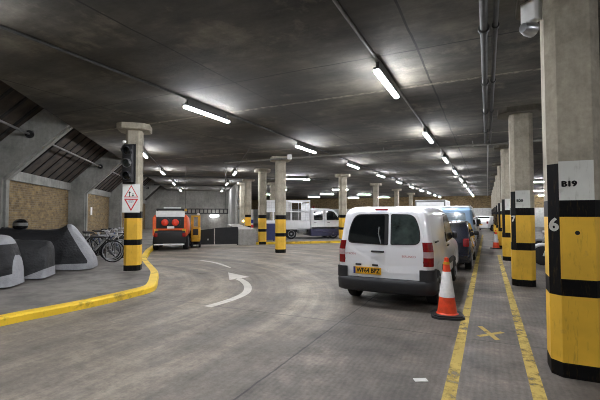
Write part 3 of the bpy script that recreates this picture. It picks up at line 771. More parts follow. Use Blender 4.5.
    bm_.add(rings[-1] + inner_[-1], [(j, j + 1, P_ + j + 1, P_ + j) for j in range(P_ - 1)])
    bm_.add(rings[0] + inner_[0], [(j, P_ + j, P_ + j + 1, j + 1) for j in range(P_ - 1)])
    bp = obj('rear_bumper', bm_, M['bumper'], t, 50)
    for s_ in (-1, 1):
        cn = MB(); path = [(.64, -.035), (.74, -.03), (.83, .0), (.875, .07), (.878, .3), (.84, .3), (.78, .05), (.66, .0)]
        cn.prism([(s_ * x, y) for x, y in path], .50, .70, 'z')
        obj('corner_guard', cn, M['bumper'], bp, 40)
    obj('brake_lamp', MB().box(-.15, .08, .085, .12, 1.712, 1.742, 0, .008), M['redlens'], t)
    # flanks
    for s_ in (-1, 1):
        obj('door_window', B.side(fillet([(1.9, 1.06, .05), (3.2, 1.10, .03), (2.66, 1.62, .08), (1.95, 1.66, .08)], .05), s_), M['glassdark'], t)
        obj('door_handle', MB().box(s_ * .86 - .015, s_ * .86 + .015, 1.98, 2.16, .97, 1.005, 0, .01), M['black'], t)
        obj('slide_rail', MB().box(s_ * .842 - .012, s_ * .842 + .012, .42, .72, 1.135, 1.165, 0, .008), M['black'], t)
        obj('rub_strip', B.side([(1.15, .58), (3.0, .58), (3.0, .68), (1.15, .68)], s_, .018), M['bumper'], t)
        mr = MB().box(s_ * .90 - .06, s_ * .90 + .06, 2.93, 3.03, 1.08, 1.23, 0, .04); mr.tube([(s_ * .82, 2.98, 1.12), (s_ * .9, 2.98, 1.13)], .03, 8)
        obj('wing_mirror', mr, M['black'], t, 50)
        for y in (.75, 3.48): wheel(t, s_ * .75, y, R, .2, s_)
    obj('windscreen', B.across((3.32, 1.17), (2.78, 1.68), .9, .9), M['glass'], t)
    obj('front_bumper', MB().box(-.86, .86, 4.25, 4.42, .3, .6, 0, .06), M['bumper'], t, 40)
    obj('underbody', MB().box(-.62, .62, .3, 4.1, .22, .5), M['black'], t)
    return t
white_van()

def hatch(name, label, cat, loc, rz, paint, L=4.1, W=1.74, H=1.45, group=None):
    t = thing(name, label, cat, loc, rz, group)
    B = Body(W / 2, .88, .28, .10); R = .305
    wy = (.72, L - .82)
    prof = fillet([(0, .42, .06)] + base_sides(L, .26, wy, R, .06, L - .1) + [(L, .40, .1), (L - .03, .70, .1), (L - .35, .84, .2), (L - 1.25, .96, .15), (L - 1.95, H - .03, .25), (1.5, H, .3), (.55, H - .06, .2), (.18, .98, .12), (.03, .88, .1)], 0, 5)
    obj('body', B.mesh(prof, 5), M[paint], t, 32)
    obj('rear_window', B.across((.53, H - .09), (.22, 1.0), .82, .88), M['glass'], t)
    obj('windscreen', B.across((L - 1.29, .99), (L - 1.9, H - .06), .9, .88), M['glass'], t)
    for s_ in (-1, 1):
        obj('side_window', B.side(fillet([(.72, .95, .05), (L - 1.5, .95, .04), (L - 2.0, H - .1, .1), (.95, H - .1, .1)], .05), s_), M['glass'], t)
        obj('tail_lamp', MB().box(s_ * (W / 2 - .12) - .08, s_ * (W / 2 - .12) + .08, -.015, .12, .72, .95, 0, .03), M['redlens'], t, 40)
        obj('headlamp', MB().box(s_ * (W / 2 - .2) - .13, s_ * (W / 2 - .2) + .13, L - .2, L - .01, .58, .72, 0, .04), M['clearlens'], t, 40)
        mr = MB().box(s_ * (W / 2 + .06) - .08, s_ * (W / 2 + .06) + .08, L - 1.6, L - 1.48, .93, 1.07, 0, .04)
        obj('wing_mirror', mr, M['black'], t, 50)
        for y in wy: wheel(t, s_ * (W / 2 - .1), y, R, .19, s_)
    obj('rear_bumper', MB().box(-W / 2 + .04, W / 2 - .04, -.04, .2, .3, .52, 0, .06), M[paint], t, 40)
    obj('number_plate', MB().box(-.26, .26, -.05, -.03, .56, .67), M['plate'], t)
    obj('underbody', MB().box(-W / 2 + .2, W / 2 - .2, .3, L - .3, .2, .45), M['black'], t)
    return t
hatch('hatchback_car', 'dark blue hatchback parked just ahead of the white van', 'car', (-1.30, 11.9, 0), -.012, 'navypaint', 4.15)
hatch('hatchback_car', 'charcoal car parked ahead of the light blue van', 'car', (-1.42, 21.9, 0), 0, 'darkpaint', 4.2, group='cars further along the row')
hatch('hatchback_car', 'silver car far along the row beyond the charcoal car', 'car', (-1.4, 27.0, 0), 0, 'silverpaint', 4.1, group='cars further along the row')
hatch('hatchback_car', 'white hatchback standing askew at the far end of the floor lines', 'car', (-.6, 41.5, 0), math.radians(-38), 'whitevan', 4.0)
hatch('hatchback_car', 'second white car half hidden behind the askew white hatchback', 'car', (-1.6, 48, 0), math.radians(-60), 'whitevan', 4.1)
hatch('hatchback_car', 'dark car at the far end near the whitewashed wall', 'car', (-1.5, 34, 0), 0, 'darkpaint', 4.2, group='cars further along the row')

def blue_van():
    t = thing('camper_van', 'light blue van with pale roof and wide rear window beyond the dark blue car', 'van', (-1.38, 16.75, 0), 0)
    B = Body(.9, 1.05, .10, .14); R = .33; L = 4.5
    prof = fillet([(0, .45, .08)] + base_sides(L, .32, (.9, 3.6), R, .06, L - .08) + [(L, .5, .1), (L - .05, 1.1, .15), (L - .55, 1.78, .2), (L - 1.0, 1.93, .3), (.5, 1.96, .3), (.16, 1.86, .12), (.03, 1.2, .1)], 0, 5)
    obj('body', B.mesh(prof, 5), M['bluepaint'], t, 32)
    rf = MB(); rp = fillet([(.26, 1.925), (.55, 1.99), (L - 1.0, 1.965), (L - .75, 1.9), (L - 1.0, 1.9), (.5, 1.92)], .03)
    Br = Body(.84, 1.05, .10, .08); obj('roof_panel', Br.mesh(rp, 4), M['whitevan'], t, 40)
    obj('rear_window', B.across((.125, 1.70), (.06, 1.36), .70, .70, .012, .08), M['glassreflect'], t)
    obj('tailgate', B.across((.03, 1.2), (.01, .62), .80, .80, .010, .05), M['bluepaint'], t)
    for s_ in (-1, 1):
        obj('side_window', B.side(fillet([(.5, 1.2), (2.1, 1.2), (2.1, 1.72), (.55, 1.72)], .08), s_), M['glass'], t)
        obj('side_window', B.side(fillet([(2.3, 1.2), (3.9, 1.2), (3.6, 1.72), (2.3, 1.72)], .08), s_), M['glass'], t)
        obj('tail_lamp', MB().box(s_ * .8 - .06, s_ * .8 + .06, -.012, .08, .75, 1.05, 0, .02), M['redlens'], t, 40)
        mr = MB().box(s_ * 1.0 - .09, s_ * 1.0 + .09, 3.7, 3.8, 1.15, 1.4, 0, .04); obj('wing_mirror', mr, M['black'], t, 50)
        for y in (.9, 3.6): wheel(t, s_ * .79, y, R, .2, s_)
    obj('rear_bumper', MB().box(-.88, .88, -.08, .12, .36, .54, 0, .04), M['bumper'], t, 40)
    obj('windscreen', B.across((L - .08, 1.16), (L - .5, 1.74), .88, .88), M['glass'], t)
    obj('underbody', MB().box(-.6, .6, .3, 4.2, .24, .5), M['black'], t)
blue_van()

def box_van(label, loc, rz, H=2.7, W=2.1, L=5.6):
    t = thing('box_van', label, 'van', loc, rz)
    obj('cargo_box', MB().box(-W / 2, W / 2, 0, L - 1.7, .55, H, 0, .05), M['whitevan'], t, 35)
    obj('rear_shutter', MB().box(-W / 2 + .12, W / 2 - .12, -.012, .02, .65, H - .22, 0, .01), M['whitevan'], t)
    fr = MB().box(-W / 2 + .02, W / 2 - .02, -.02, .03, H - .16, H - .03, 0, .01).box(-W / 2 + .02, -W / 2 + .12, -.02, .03, .6, H - .16).box(W / 2 - .12, W / 2 - .02, -.02, .03, .6, H - .16)
    obj('door_frame', fr, M['galv'], t)
    B = Body(W / 2 - .1, 1.1, .1, .1)
    cp = fillet([(L - 1.68, .45), (L - .1, .45, .1), (L, .95, .15), (L - .35, 1.15, .1), (L - .85, 1.95, .2), (L - 1.68, 2.0)], .03)
    obj('cab', B.mesh(cp, 5), M['whitevan'], t, 32)
    obj('windscreen', B.across((L - .38, 1.18), (L - .82, 1.88), .88, .88), M['glass'], t)
    for s_ in (-1, 1):
        obj('side_window', B.side(fillet([(L - 1.5, 1.15), (L - .6, 1.15), (L - .95, 1.8), (L - 1.5, 1.8)], .06), s_), M['glass'], t)
        obj('tail_lamp', MB().box(s_ * (W / 2 - .15) - .08, s_ * (W / 2 - .15) + .08, -.03, .02, .42, .54), M['redlens'], t)
        for y in (.95, L - .9): wheel(t, s_ * (W / 2 - .2), y, .34, .22, s_)
    obj('chassis', MB().box(-W / 2 + .3, W / 2 - .3, .1, L - .3, .38, .56), M['black'], t)
    return t
box_van('tall white box van standing in the lane left of the light blue van', (-3.75, 29.5, 0), 0, 2.68, 2.15)
box_van('tall white box van at the right edge of the photo, behind the nearest pillar', (3.02, 8.6, 0), 0, 2.85, 2.2)

# ---- white double-cab tipper with mesh cage, side-on on its island
def tipper():
    t = thing('cage_truck', 'white double cab truck with caged bed parked side on behind the yellow kerb', 'truck', wb(3.5, 23.85, .115), TH - PI / 2)
    # local: y forward (towards the cab), x to the right; near side is x = +1 (towards the camera)
    near = 1.0
    B = Body(.98, 1.05, .12, .10)
    cp = fillet([(2.85, .62, .02), (2.85, 1.80, .05), (2.95, 1.88, .06), (4.1, 1.88, .12), (4.45, 1.76, .15), (4.85, 1.28, .1), (5.05, 1.12, .08), (5.12, .62, .03)], .02)
    cab = obj('cab', B.mesh(cp, 5), M['whitevan'], t, 32)
    sk = Body(.99, 3, 0, .05)
    obj('lower_skirt', sk.mesh(fillet([(2.86, .18), (5.08, .18), (5.14, .63), (2.84, .63)], .03), 4), M['skirt'], cab, 32)
    for s_ in (-1, 1):
        obj('rear_door_window', B.side(fillet([(3.05, 1.16), (3.62, 1.16), (3.62, 1.70), (3.05, 1.70)], .07), s_), M['glass'], cab)
        obj('front_door_window', B.side(fillet([(3.88, 1.16, .03), (4.74, 1.16, .03), (4.38, 1.64, .05), (4.22, 1.72, .05), (3.88, 1.72, .05)], .04), s_), M['glass'], cab)
        obj('door_handle', MB().box(s_ * .985 - .015, s_ * .985 + .015, 3.05, 3.2, .98, 1.01).box(s_ * .985 - .015, s_ * .985 + .015, 3.92, 4.07, .98, 1.01), M['black'], cab)
        obj('door_seam', B.side([(3.75, .66), (3.765, .66), (3.765, 1.78), (3.75, 1.78)], s_, .004), M['galv'], cab)
        obj('wing_mirror', MB().box(s_ * 1.08 - .08, s_ * 1.08 + .08, 4.58, 4.68, 1.15, 1.45, 0, .03), M['black'], cab, 40)
        obj('headlamp', MB().box(s_ * .78 - .15, s_ * .78 + .15, 4.94, 5.13, .72, .92, 0, .03), M['clearlens'], cab, 40)
        for y, z in ((1.62, 0), (4.3, 0)): wheel(t, s_ * .86, y, .33, .22, s_)
    obj('windscreen', B.across((4.87, 1.27), (4.48, 1.72), .9, .9), M['glass'], cab)
    obj('beacon', MB().lathe([(.07, 0), (.075, .03), (.06, .12), (0, .14)], (.5, 3.15, 1.88), 'z', 16), M['redlens'], t, 50)
    ch = MB().box(-.45, .45, .1, 4.4, .42, .60)
    obj('chassis', ch, M['black'], t)
    tk = MB().box(.62, .92, 2.05, 2.6, .33, .60, 0, .04)
    obj('fuel_tank', tk, M['galv'], t, 40)
    bd = MB().box(-1.0, 1.0, 0, 2.8, .60, .68)
    obj('bed_floor', bd, M['whitevan'], t)
    for x in (-1.0, 1.0):
        sd = MB().box(x - .025, x + .025, .02, 2.78, .66, 1.12)
        for y in (.02, .9, 1.8, 2.7): sd.box(x - .04, x + .04, y, y + .08, .62, 1.14)
        obj('drop_side', sd, M['whitevan'], t)
    obj('tailboard', MB().box(-.98, .98, -.02, .03, .66, 1.12), M['whitevan'], t)
    cg = MB(); zt = 2.32
    for x in (-1.0, 1.0):
        for y in (.05, .85, 1.6, 2.76): cg.box(x - .035, x + .035, y - .035, y + .035, 1.1, zt)
        cg.box(x - .04, x + .04, .02, 2.79, zt - .04, zt + .06); cg.box(x - .03, x + .03, .02, 2.79, 1.66, 1.73)
        for q in (2.05,): cg.box(x - .02, x + .02, q, q + .03, 1.1, zt)
    for y in (.05, 2.76): cg.box(-1, 1, y - .035, y + .035, zt - .04, zt + .06)
    wm = MB()
    for x in (-.99, .99):
        for q in range(18): y = .1 + q * .15; wm.box(x - .002, x + .002, y, y + .004, 1.1, zt)
        for q in range(8): z = 1.16 + q * .15; wm.box(x - .002, x + .002, .05, 2.76, z, z + .004)
    obj('wire_mesh', wm, M['pipe'], t)
    obj('cage', cg, M['whitevan'], t)
    obj('headboard', MB().box(-1.0, 1.0, 2.72, 2.80, .66, 2.2, 0, .01), M['whitevan'], t)
    obj('cage_panel', MB().box(.955, .975, .1, 1.55, 1.70, 2.26), M['whitevan'], t)
    return t
tipper()

# ---- blue bin
bn = thing('waste_bin', 'blue wheeled bin standing between two banded pillars by the truck', 'bin', wb(3.62, 21.75, .115), TH)
bb = MB().add([(-.27, -.24, .08), (.27, -.24, .08), (.27, .24, .08), (-.27, .24, .08), (-.33, -.3, .92), (.33, -.3, .92), (.33, .3, .92), (-.33, .3, .92)], [(3, 2, 1, 0), (4, 5, 6, 7), (0, 1, 5, 4), (1, 2, 6, 5), (2, 3, 7, 6), (3, 0, 4, 7)])
obj('body', bb, M['bluebin'], bn); obj('lid', MB().box(-.35, .35, -.32, .32, .92, .99, 0, .02), M['bluebin'], bn, 40)
for s_ in (-1, 1): obj('wheel', MB().lathe([(0, -.03), (.1, -.03), (.1, .03), (0, .03)], (s_ * .26, .22, .1), 'x', 18), M['rubber'], bn, 40)

# ---- orange utility vehicle seen from behind
def sweeper():
    t = thing('utility_vehicle', 'small orange vehicle seen from behind with two round red discs, by the left kerb', 'utility vehicle', wb(-1.5, 18.3, 0), TH)
    obj('chassis', MB().box(-.6, .6, .05, 3.0, .32, .48), M['black'], t)
    Bd = Body(.74, 1.2, .05, .08)
    obj('body', Bd.mesh(fillet([(.04, .62), (3.1, .62), (3.1, 1.0), (2.5, 1.5), (.12, 1.62), (.04, 1.5)], .06), 5), M['orange'], t, 32)
    for s_ in (-1, 1):
        obj('corner_post', MB().box(s_ * .67 - .08, s_ * .67 + .08, -.08, .1, .68, 1.52, 0, .03), M['orange'], t, 40)
        ls = obj('tail_lamp', MB().box(s_ * .6 - .07, s_ * .6 + .07, -.125, -.06, .62, .8, 0, .02), M['redlens'], t, 40)
        obj('reflector_board', MB().box(s_ * .60 - .08, s_ * .60 + .08, -.085, -.05, .84, .98), M['yellowmach'], t)
        dk = MB().lathe([(0, -.03), (.1, -.025), (.14, 0), (.16, .02), (.16, .06), (0, .06)], (s_ * .225, -.13, 1.27), 'y', 24)
        obj('red_disc', dk, M['reddisc'], t, 40)
        obj('disc_rim', MB().lathe([(.155, -.03), (.235, -.02), (.235, .06), (.155, .06)], (s_ * .225, -.12, 1.27), 'y', 24, 0, False), M['black'], t, 40)
        wheel(t, s_ * .66, .6, .33, .24, s_); wheel(t, s_ * .66, 2.4, .33, .24, s_)
    obj('rear_panel', MB().box(-.6, .6, -.07, .04, 1.0, 1.52, 0, .02), M['black'], t)
    obj('engine_hatch', MB().box(-.66, .66, -.10, .06, .34, .90, 0, .04), M['black'], t, 40)
    obj('white_panel', MB().box(-.62, .62, -.03, .12, 1.50, 1.78, 0, .03), M['white'], t, 40)
    obj('roof_rack', MB().box(-.60, .60, -.05, .5, 1.83, 1.90, 0, .02).tube([(-.55, 0, 1.78), (-.55, 0, 1.84)], .02, 6).tube([(.55, 0, 1.78), (.55, 0, 1.84)], .02, 6), M['black'], t)
    obj('light_bar', MB().box(-.3, .45, 0, .2, 1.90, 1.96, 0, .02), M['white'], t, 40)
    obj('beacon', MB().lathe([(.06, 0), (.065, .05), (.04, .11), (0, .12)], (.66, .05, 1.78), 'z', 14), M['yellowmach'], t, 50)
    obj('number_plate', MB().box(-.12, .18, -.155, -.12, 1.0, 1.10), M['white'], t)
    obj('orange_crossbar', MB().box(-.62, .62, -.08, .0, .94, 1.0), M['orange'], t)
    obj('rear_bumper', MB().box(-.68, .62, -.14, -.02, .26, .31, 0, .01), M['white'], t, 40)
sweeper()
ym = thing('yellow_machine', 'narrow yellow machine with white top lamp right of the orange vehicle', 'machine', wb(-.42, 19.5, 0), TH)
obj('body', MB().box(-.22, .22, 0, 1.3, .3, 1.0, 0, .05), M['yellowmach'], ym, 40)
obj('mast', MB().box(-.22, -.1, .05, .2, 1.0, 1.55).box(.1, .22, .05, .2, 1.0, 1.55).box(-.22, .22, .05, .2, 1.50, 1.58), M['yellowmach'], ym)
obj('control_panel', MB().box(-.12, .12, -.03, .05, .62, .92, 0, .02), M['black'], ym)
obj('lamp', MB().lathe([(0, 0), (.07, .02), (.08, .08), (0, .12)], (.12, .1, 1.58), 'z', 14), M['white'], ym, 50)
for s_ in (-1, 1):
    for y in (.22, 1.05): obj('wheel', MB().lathe([(0, -.05), (.17, -.05), (.18, 0), (.17, .05), (0, .05)], (s_ * .19, y, .18), 'x', 18), M['rubber'], ym, 40)

# ---- dark gate, height bar, bulkhead lamp on the back wall
gt = thing('steel_gate', 'low dark sheet steel gate across the lane end below the height bar', 'gate', wb(-.65, 20.75, 0), TH)
obj('gate_leaf', MB().prism([(0, .06), (1.15, .06), (1.15, .9), (0, .76)], -.03, .03, 'y'), M['darkgate'], gt)
obj('gate_leaf', MB().prism([(1.18, .06), (2.36, .06), (2.36, .97), (1.18, .92)], -.03, .03, 'y'), M['darkgate'], gt)
obj('gate_post', MB().box(-.08, .0, -.05, .05, 0, .8), M['darkgate'], gt); obj('gate_post', MB().box(2.33, 2.39, -.05, .05, 0, .96), M['darkgate'], gt)
obj('latch', MB().box(.8, .86, -.06, -.03, .28, .36), M['steel'], gt)
hb = thing('height_bar', 'dark lattice height bar hung above the steel gate', 'barrier', wb(.05, 20.6, 1.66), TH)
rails = MB().box(-1.15, 1.15, -.04, .04, 0, .05).box(-1.15, 1.15, -.04, .04, .22, .27)
for q in range(12): x = -1.12 + q * .2036; rails.box(x - .025, x + .025, -.035, .035, .04, .23)
obj('lattice', rails, M['darkgate'], hb)
for x in (-1.0, 1.0): obj('hanger', MB().tube([(x, 0, .26), (x, 0, CEIL - 1.66)], .012, 6), M['pipe'], hb)
bl = thing('bulkhead_lamp', 'bright bulkhead lamp on the concrete back wall above the dark gate', 'lamp', wb(1.02, 41.95, 1.3), TH)
obj('base', MB().box(-.5, .5, -.02, .04, 0, .3, 0, .02), M['white'], bl); obj('lens', MB().box(-.42, .42, -.12, -.02, .05, .25, 0, .04), M['dimlamp'], bl, 40)

# ------------------------------------------------------------------ cones
def cone(label, loc, rz, s=1.0):
    t = thing('traffic_cone', label, 'traffic cone', loc, rz, 'traffic cones')
    bs = fillet([(-.25, -.16), (-.16, -.25), (.16, -.25), (.25, -.16), (.25, .16), (.16, .25), (-.16, .25), (-.25, .16)], .04)
    mb = MB().prism([(x * s, y * s) for x, y in bs], 0, .035 * s, 'z'); mb.prism([(x * s * .9, y * s * .9) for x, y in bs], .035 * s, .055 * s, 'z')
    obj('base', mb, M['bumper'], t)
    r = lambda z: (.155 - (z - .05) * (.155 - .042) / .83)
    zs = [.05, .075, .32, .32, .72, .72, .88]; rs = [.18, r(.075), r(.32), r(.32) + .004, r(.72) + .004, r(.72), r(.88)]
    obj('cone_body', MB().lathe([(rs[0] * s, .05 * s), (rs[1] * s, .075 * s), (r(.33) * s, .33 * s)], seg=28, cap=False), M['coneo'], t, 40)
    obj('cone_top', MB().lathe([(r(.72) * s, .71 * s), (r(.88) * s, .88 * s), (.028 * s, .885 * s), (0, .885 * s)], seg=28, cap=False), M['coneo'], t, 40)
    obj('sleeve', MB().lathe([(r(.32) * s, .318 * s), (rs[3] * s, .322 * s), (rs[4] * s, .718 * s), (rs[5] * s, .722 * s)], seg=28, cap=False), M['conew'], t, 40)
    obj('tip', MB().lathe([(.03 * s, .88 * s), (.036 * s, .90 * s), (.032 * s, .94 * s), (0, .95 * s)], seg=18), M['coneo'], t, 40)
    obj('tip_band', MB().lathe([(.044 * s, .83 * s), (.05 * s, .84 * s), (.046 * s, .875 * s), (.04 * s, .88 * s)], seg=18), [M['yellowmach']], t, 40)
    return t
cone('orange and white traffic cone standing behind the white van', (-.605, 6.68, 0), .2)
cone('small distant orange and white traffic cone beside the fourth pillar', (.36, 20.6, 0), .5, .95)

# ------------------------------------------------------------------ covered motorcycles
def cover(name, label, loc, rz, prof, halfw, rule, L, mats, hs=1.0):
    """prof: list of (y, top, bottom) along the length"""
    t = thing(name, label, 'motorcycle', loc, rz, 'motorcycles under covers')
    mb = MB(); rings = []; K = 32
    cs = cr([(p[0], .12 * 0 + p[1] * hs) for p in prof], 14); bs = cr([(p[0], p[2]) for p in prof], 14)
    for i, (c, b) in enumerate(zip(cs, bs)):
        y, top = c.x, c.y; bot = b.y; u = i / (len(cs) - 1); hw = halfw(u); rg = []
        for j in range(K + 1):
            s_ = -1 + 2 * j / K; a = s_ * PI / 2
            ex = math.copysign(abs(math.sin(a)) ** .75, math.sin(a)); ez = abs(math.cos(a)) ** .8
            flare = 1 + .10 * (1 - ez)
            wr = .02 * math.sin(9 * u * PI + j * .75) + .014 * math.sin(23 * u + j * 1.3)
            rg.append(((hw * flare) * ex + wr * (1 - ez * .6), y, bot + (top - bot) * ez + wr * .5 * ez))
        rings.append(rg)
    n = len(rings); W = K + 1
    vs = [p for r in rings for p in r]
    for i in range(n - 1):
        for j in range(K):
            u = (cs[i].x + cs[i + 1].x) / 2; zc = (vs[i * W + j][2] + vs[(i + 1) * W + j + 1][2]) / 2
            mb.add([vs[i * W + j], vs[i * W + j + 1], vs[(i + 1) * W + j + 1], vs[(i + 1) * W + j]], [(0, 1, 2, 3)])
    for e in (0, n - 1): mb.add(rings[e], [tuple(range(W))])
    obj('cover', mb, mats, t, 60)
    for y in (.33, L - .36): wheel(t, 0, y, .29, .12, 1)
    return t
def m_cover(name, c, fn):
    k = NT(name); X, Y, Z = k.xyz()
    f = k.noise(4, 5, .65); g = k.noise(1.6, 4, .6, stretch=(1, 1.5, 3))
    m_ = fn(k, Y, Z)
    col = k.mix(m_, lin(c), lin((162, 163, 166)))
    col = k.mix(.5, col, k.ramp(f, [(.3, (.6, .6, .6)), (.65, (1, 1, 1))]), 'MULTIPLY')
    k.l(col, k.b.inputs['Base Color']); k.b.inputs['Roughness'].default_value = .6
    k.bump(k.math('ADD', f, k.math('MULTIPLY', g, 1.5)), .6, .05); return k.m
def lt(k, a, b): return k.math('LESS_THAN', a, b)
def _c3(k, Y, Z):
    front = lt(k, Y, k.math('ADD', .11, k.math('MULTIPLY', k.math('MAXIMUM', k.math('SUBTRACT', Z, .25), 0), .6)))
    hem = k.math('MULTIPLY', lt(k, Z, .19), lt(k, Y, 1.35)); return k.math('MAXIMUM', front, hem)
def _c2(k, Y, Z): return lt(k, Z, k.math('SUBTRACT', .26, k.math('MULTIPLY', Y, .4)))
def _c1(k, Y, Z):
    a = lt(k, Y, k.math('ADD', .03, k.math('MULTIPLY', Z, .06))); b = lt(k, .9, Z)
    c = lt(k, Z, k.math('ADD', .08, k.math('MULTIPLY', k.math('MAXIMUM', k.math('SUBTRACT', 1.1, Y), 0), .2)))
    return k.math('MAXIMUM', k.math('MAXIMUM', a, b), c)
M['cov3'] = m_cover('black_cover_with_silver_front', (34, 35, 38), _c3)
M['cov2'] = m_cover('charcoal_cover_with_silver_hem', (48, 49, 50), _c2)
M['cov1'] = m_cover('silver_cover_with_black_panel', (24, 24, 26), _c1)
# local y runs from the lane end (0) towards the wall
cover('covered_motorcycle', 'motorcycle under a black cover with silver front stripe and hem, nearest the bicycles', wb(-2.98, 11.95, .12), TH + PI / 2,
      [(0.0, .30, .04), (.08, .52, .03), (.35, .98, .03), (.62, 1.32, .03), (.85, 1.24, .05), (1.2, 1.17, .05), (1.7, 1.2, .05), (2.2, 1.26, .05), (2.5, 1.42, .05), (2.72, 1.42, .06), (2.8, .9, .06)],
      lambda u: .16 + .24 * math.sin(PI * min(1, .15 + u * .8)), None, 2.7, M['cov3'], .93)
cover('covered_motorcycle', 'motorcycle under a plain charcoal cover, middle of the three', wb(-3.58, 10.5, .12), TH + PI / 2,
      [(0.0, .85, .05), (.05, 1.02, .04), (.3, 1.04, .04), (.8, 1.08, .05), (1.2, 1.12, .05), (1.7, 1.0, .05), (2.1, .95, .06), (2.15, .6, .06)],
      lambda u: .16 + .24 * math.sin(PI * min(1, .05 + u * .85)) ** .7, None, 2.1, M['cov2'], .86)
cover('covered_motorcycle', 'motorcycle under a silver cover with black side panel, nearest the camera', wb(-3.8, 9.45, .12), TH + PI / 2,
      [(0.0, .30, .05), (.05, .62, .04), (.16, 1.02, .04), (.32, 1.16, .04), (.7, 1.14, .05), (1.2, 1.12, .05), (1.6, 1.0, .05), (1.9, .95, .06), (1.98, .6, .06)],
      lambda u: .10 + .30 * math.sin(PI * min(1, .03 + u * .9)) ** .7, None, 1.95, M['cov1'], .94)
hm = thing('motorcycle_helmet', 'glossy black helmet perched on the rear end of the black motorcycle cover', 'helmet', wb(-4.84, 11.95, 1.23), TH + .4); hm.scale = (1.18, 1.18, 1.1)
obj('shell', MB().lathe([(.10, -.0), (.145, .05), (.155, .12), (.14, .19), (.09, .245), (0, .265)], (0, 0, 0), 'z', 24), M['helmet'], hm, 60)
vz = MB()
vs = [(.16 * math.sin(q), -.16 * math.cos(q), z) for z in (.09, .17) for q in [(-1.1 + 2.2 * i / 10) for i in range(11)]]
vz.add(vs, [(i, i + 1, 12 + i, 11 + i) for i in range(10)])
obj('visor', vz, M['galv'], hm, 60)

# ------------------------------------------------------------------ bicycles and racks
def bicycle(label, mtl):
    t = thing('bicycle', label, 'bicycle', group='bicycles in the rack')
    R = .33
    fr = MB(); bbk = (0, .48, .28); seat = (0, .36, .78); head = (0, .93, .80); rear = (0, .0, R); front = (0, 1.03, R)
    for a, b in ((bbk, seat), (bbk, head), (seat, head), (seat, rear), (bbk, rear)): fr.tube([a, b], .017, 8)
    obj('frame', fr, mtl, t, 50)
    obj('fork', MB().tube([(.0, .9, .90), (0, .95, .70), (0, 1.0, .5), front], .014, 8), mtl, t, 50)
    obj('handlebar', MB().tube([(-.27, .85, .98), (-.2, .9, 1.0), (0, .92, .96), (.2, .9, 1.0), (.27, .85, .98)], .013, 8).tube([(0, .92, .96), (0, .905, .88)], .014, 8), M['steel'], t, 50)
    sd = obj('saddle', MB().add([(-.08, .2, .92), (.08, .2, .92), (.025, .5, .91), (-.025, .5, .91), (-.08, .2, .96), (.08, .2, .96), (.02, .5, .94), (-.02, .5, .94)], [(3, 2, 1, 0), (4, 5, 6, 7), (0, 1, 5, 4), (1, 2, 6, 5), (2, 3, 7, 6), (3, 0, 4, 7)]), M['saddle'], t)
    obj('seat_post', MB().tube([(0, .36, .76), (0, .33, .93)], .013, 8), M['steel'], t)
    for yc in (0.0, 1.03):
        ring = [(0, yc + R * math.cos(q * 2 * PI / 28), R + R * math.sin(q * 2 * PI / 28) + .012) for q in range(28)]
        w_ = obj('wheel', MB().tube(ring, .02, 8, 0, True), M['rubber'], t, 60)
        rr = [(0, yc + (R - .03) * math.cos(q * 2 * PI / 28), R + .012 + (R - .03) * math.sin(q * 2 * PI / 28)) for q in range(28)]
        rm = MB().tube(rr, .014, 6, 0, True)
        for q in range(16):
            a = q * 2 * PI / 16; rm.tube([(0, yc, R + .012), (0, yc + (R - .03) * math.cos(a), R + .012 + (R - .03) * math.sin(a))], .0022, 4)
        rm.lathe([(.02, -.04), (.02, .04)], (0, yc, R + .012), 'x', 10)
        obj('rim', rm, M['steel'], w_)
    obj('chainset', MB().lathe([(.09, -.004), (.09, .004)], (.05, .48, .28), 'x', 20).tube([(.06, .48, .28), (.06, .55, .14)], .01, 6).tube([(-.06, .48, .28), (-.06, .41, .42)], .01, 6), M['black'], t)
    return t
bl_ = ['bicycle with its wheel nearest the pavement pillar, first in the rack row', 'second bicycle back from the pavement pillar', 'third bicycle in the rack row', 'fourth bicycle in the rack row', 'fifth bicycle in the rack row', 'sixth bicycle in the rack row', 'bicycle furthest along the rack row', 'eighth bicycle, close to the brick wall end of the rack']
protos = {}
spots = []
for i in range(12):
    spots.append((-3.85 - .12 * (i % 3), 13.35 + .38 * i, ['bikeblack', 'bikewhite', 'bikegrey', 'bikewhite', 'bikegrey', 'bikeblue'][i % 6], .05 * math.sin(i * 2.3)))
bl_ = ['%s bicycle in the rack row counting from the pavement pillar' % w for w in ORD]; bl_[0] = 'bicycle with its wheel nearest the pavement pillar, first in the rack row'
for (a, b, mk, rr), lb in zip(spots, bl_):
    loc = wb(a, b, .122); rz = TH - PI / 2 + rr
    if mk not in protos:
        bk = bicycle(lb, M[mk]); bk.location = loc; bk.rotation_euler = (0, 0, rz); protos[mk] = bk
    else: dup(protos[mk], loc, rz, lb)
for i, b in enumerate((13.7, 14.95, 16.25, 17.0)):
    h = MB().tube([(0, -.4, 0), (0, -.4, .72), (0, -.33, .8), (0, .33, .8), (0, .4, .72), (0, .4, 0)], .025, 10)
    tag(obj('bike_stand', h, M['galv'], None, 50, wb(-3.5, b, .12), (0, 0, TH - PI / 2)), '%s steel hoop of the bicycle rack, counting from the pavement pillar' % ['first', 'second', 'third', 'fourth'][i], 'bike stand', 'hoops of the bicycle rack')

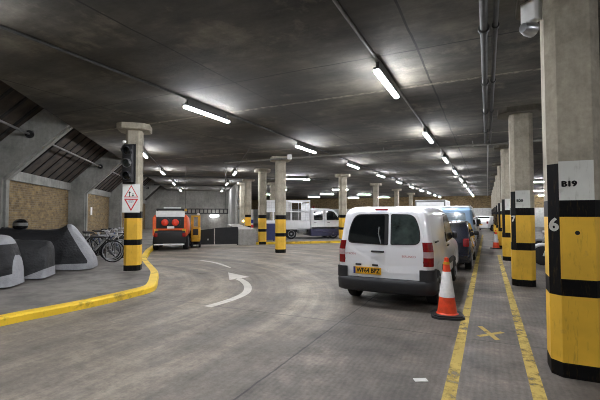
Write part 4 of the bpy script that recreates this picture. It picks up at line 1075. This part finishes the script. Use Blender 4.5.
# ------------------------------------------------------------------ motorcycles behind the right pillars
def motorcycle(label, loc, rz, paint):
    t = thing('motorcycle', label, 'motorcycle', loc, rz, 'motorcycles right of the pillars')
    for y in (0, 1.4):
        w_ = wheel(t, 0, y, .31, .13, 1)
    obj('engine', MB().box(-.16, .16, .45, .95, .3, .62, 0, .06), M['black'], t, 40)
    obj('fuel_tank', MB().lathe([(0, -.3), (.12, -.22), (.17, 0), (.13, .22), (0, .3)], (0, .85, .86), 'y', 18), M[paint], t, 60)
    obj('seat', MB().box(-.13, .13, -.1, .6, .74, .86, 0, .05), M['saddle'], t, 40)
    obj('mudguard', MB().tube([(0, 1.4 + .36 * math.cos(q), .31 + .36 * math.sin(q)) for q in [PI * (.1 + .8 * i / 10) for i in range(11)]], .055, 8), M[paint], t, 60)
    obj('rear_mudguard', MB().tube([(0, .38 * math.cos(q), .31 + .38 * math.sin(q)) for q in [PI * (.25 + .7 * i / 10) for i in range(11)]], .06, 8), M[paint], t, 60)
    obj('fork', MB().tube([(-.09, 1.4, .31), (-.09, 1.15, 1.0)], .025, 8).tube([(.09, 1.4, .31), (.09, 1.15, 1.0)], .025, 8), M['steel'], t, 50)
    obj('handlebar', MB().tube([(-.36, .95, 1.08), (-.2, 1.1, 1.08), (.2, 1.1, 1.08), (.36, .95, 1.08)], .016, 8), M['black'], t, 50)
    obj('headlamp', MB().lathe([(0, 0), (.07, .02), (.09, .08), (.085, .1), (0, .1)], (0, 1.2, .95), 'y', 18), M['steel'], t, 50)
    obj('exhaust', MB().tube([(.16, .8, .3), (.18, .4, .27), (.2, -.3, .36)], [.03, .04, .05], 10), M['steel'], t, 50)
    obj('mirror', MB().tube([(-.3, 1.0, 1.08), (-.34, 1.02, 1.25)], .008, 6).box(-.4, -.28, 1.01, 1.03, 1.24, 1.32).tube([(.3, 1.0, 1.08), (.34, 1.02, 1.25)], .008, 6).box(.28, .4, 1.01, 1.03, 1.24, 1.32), M['black'], t)
    return t
motorcycle('black and white motorcycle showing between the first and second pillars', (3.0, 14.6, 0), PI / 2, 'whitevan')
motorcycle('dark motorcycle parked behind the black and white one', (3.3, 15.9, 0), PI / 2 + .1, 'darkpaint')
motorcycle('third motorcycle back, seen past the second pillar', (3.2, 17.3, 0), PI / 2 - .08, 'silverpaint')

# faint grey ambient fill light added outside the shell
wd = bpy.data.worlds.new('world'); SC.world = wd; wd.use_nodes = True
wd.node_tree.nodes['Background'].inputs[0].default_value = (.5, .55, .6, 1); wd.node_tree.nodes['Background'].inputs[1].default_value = .02
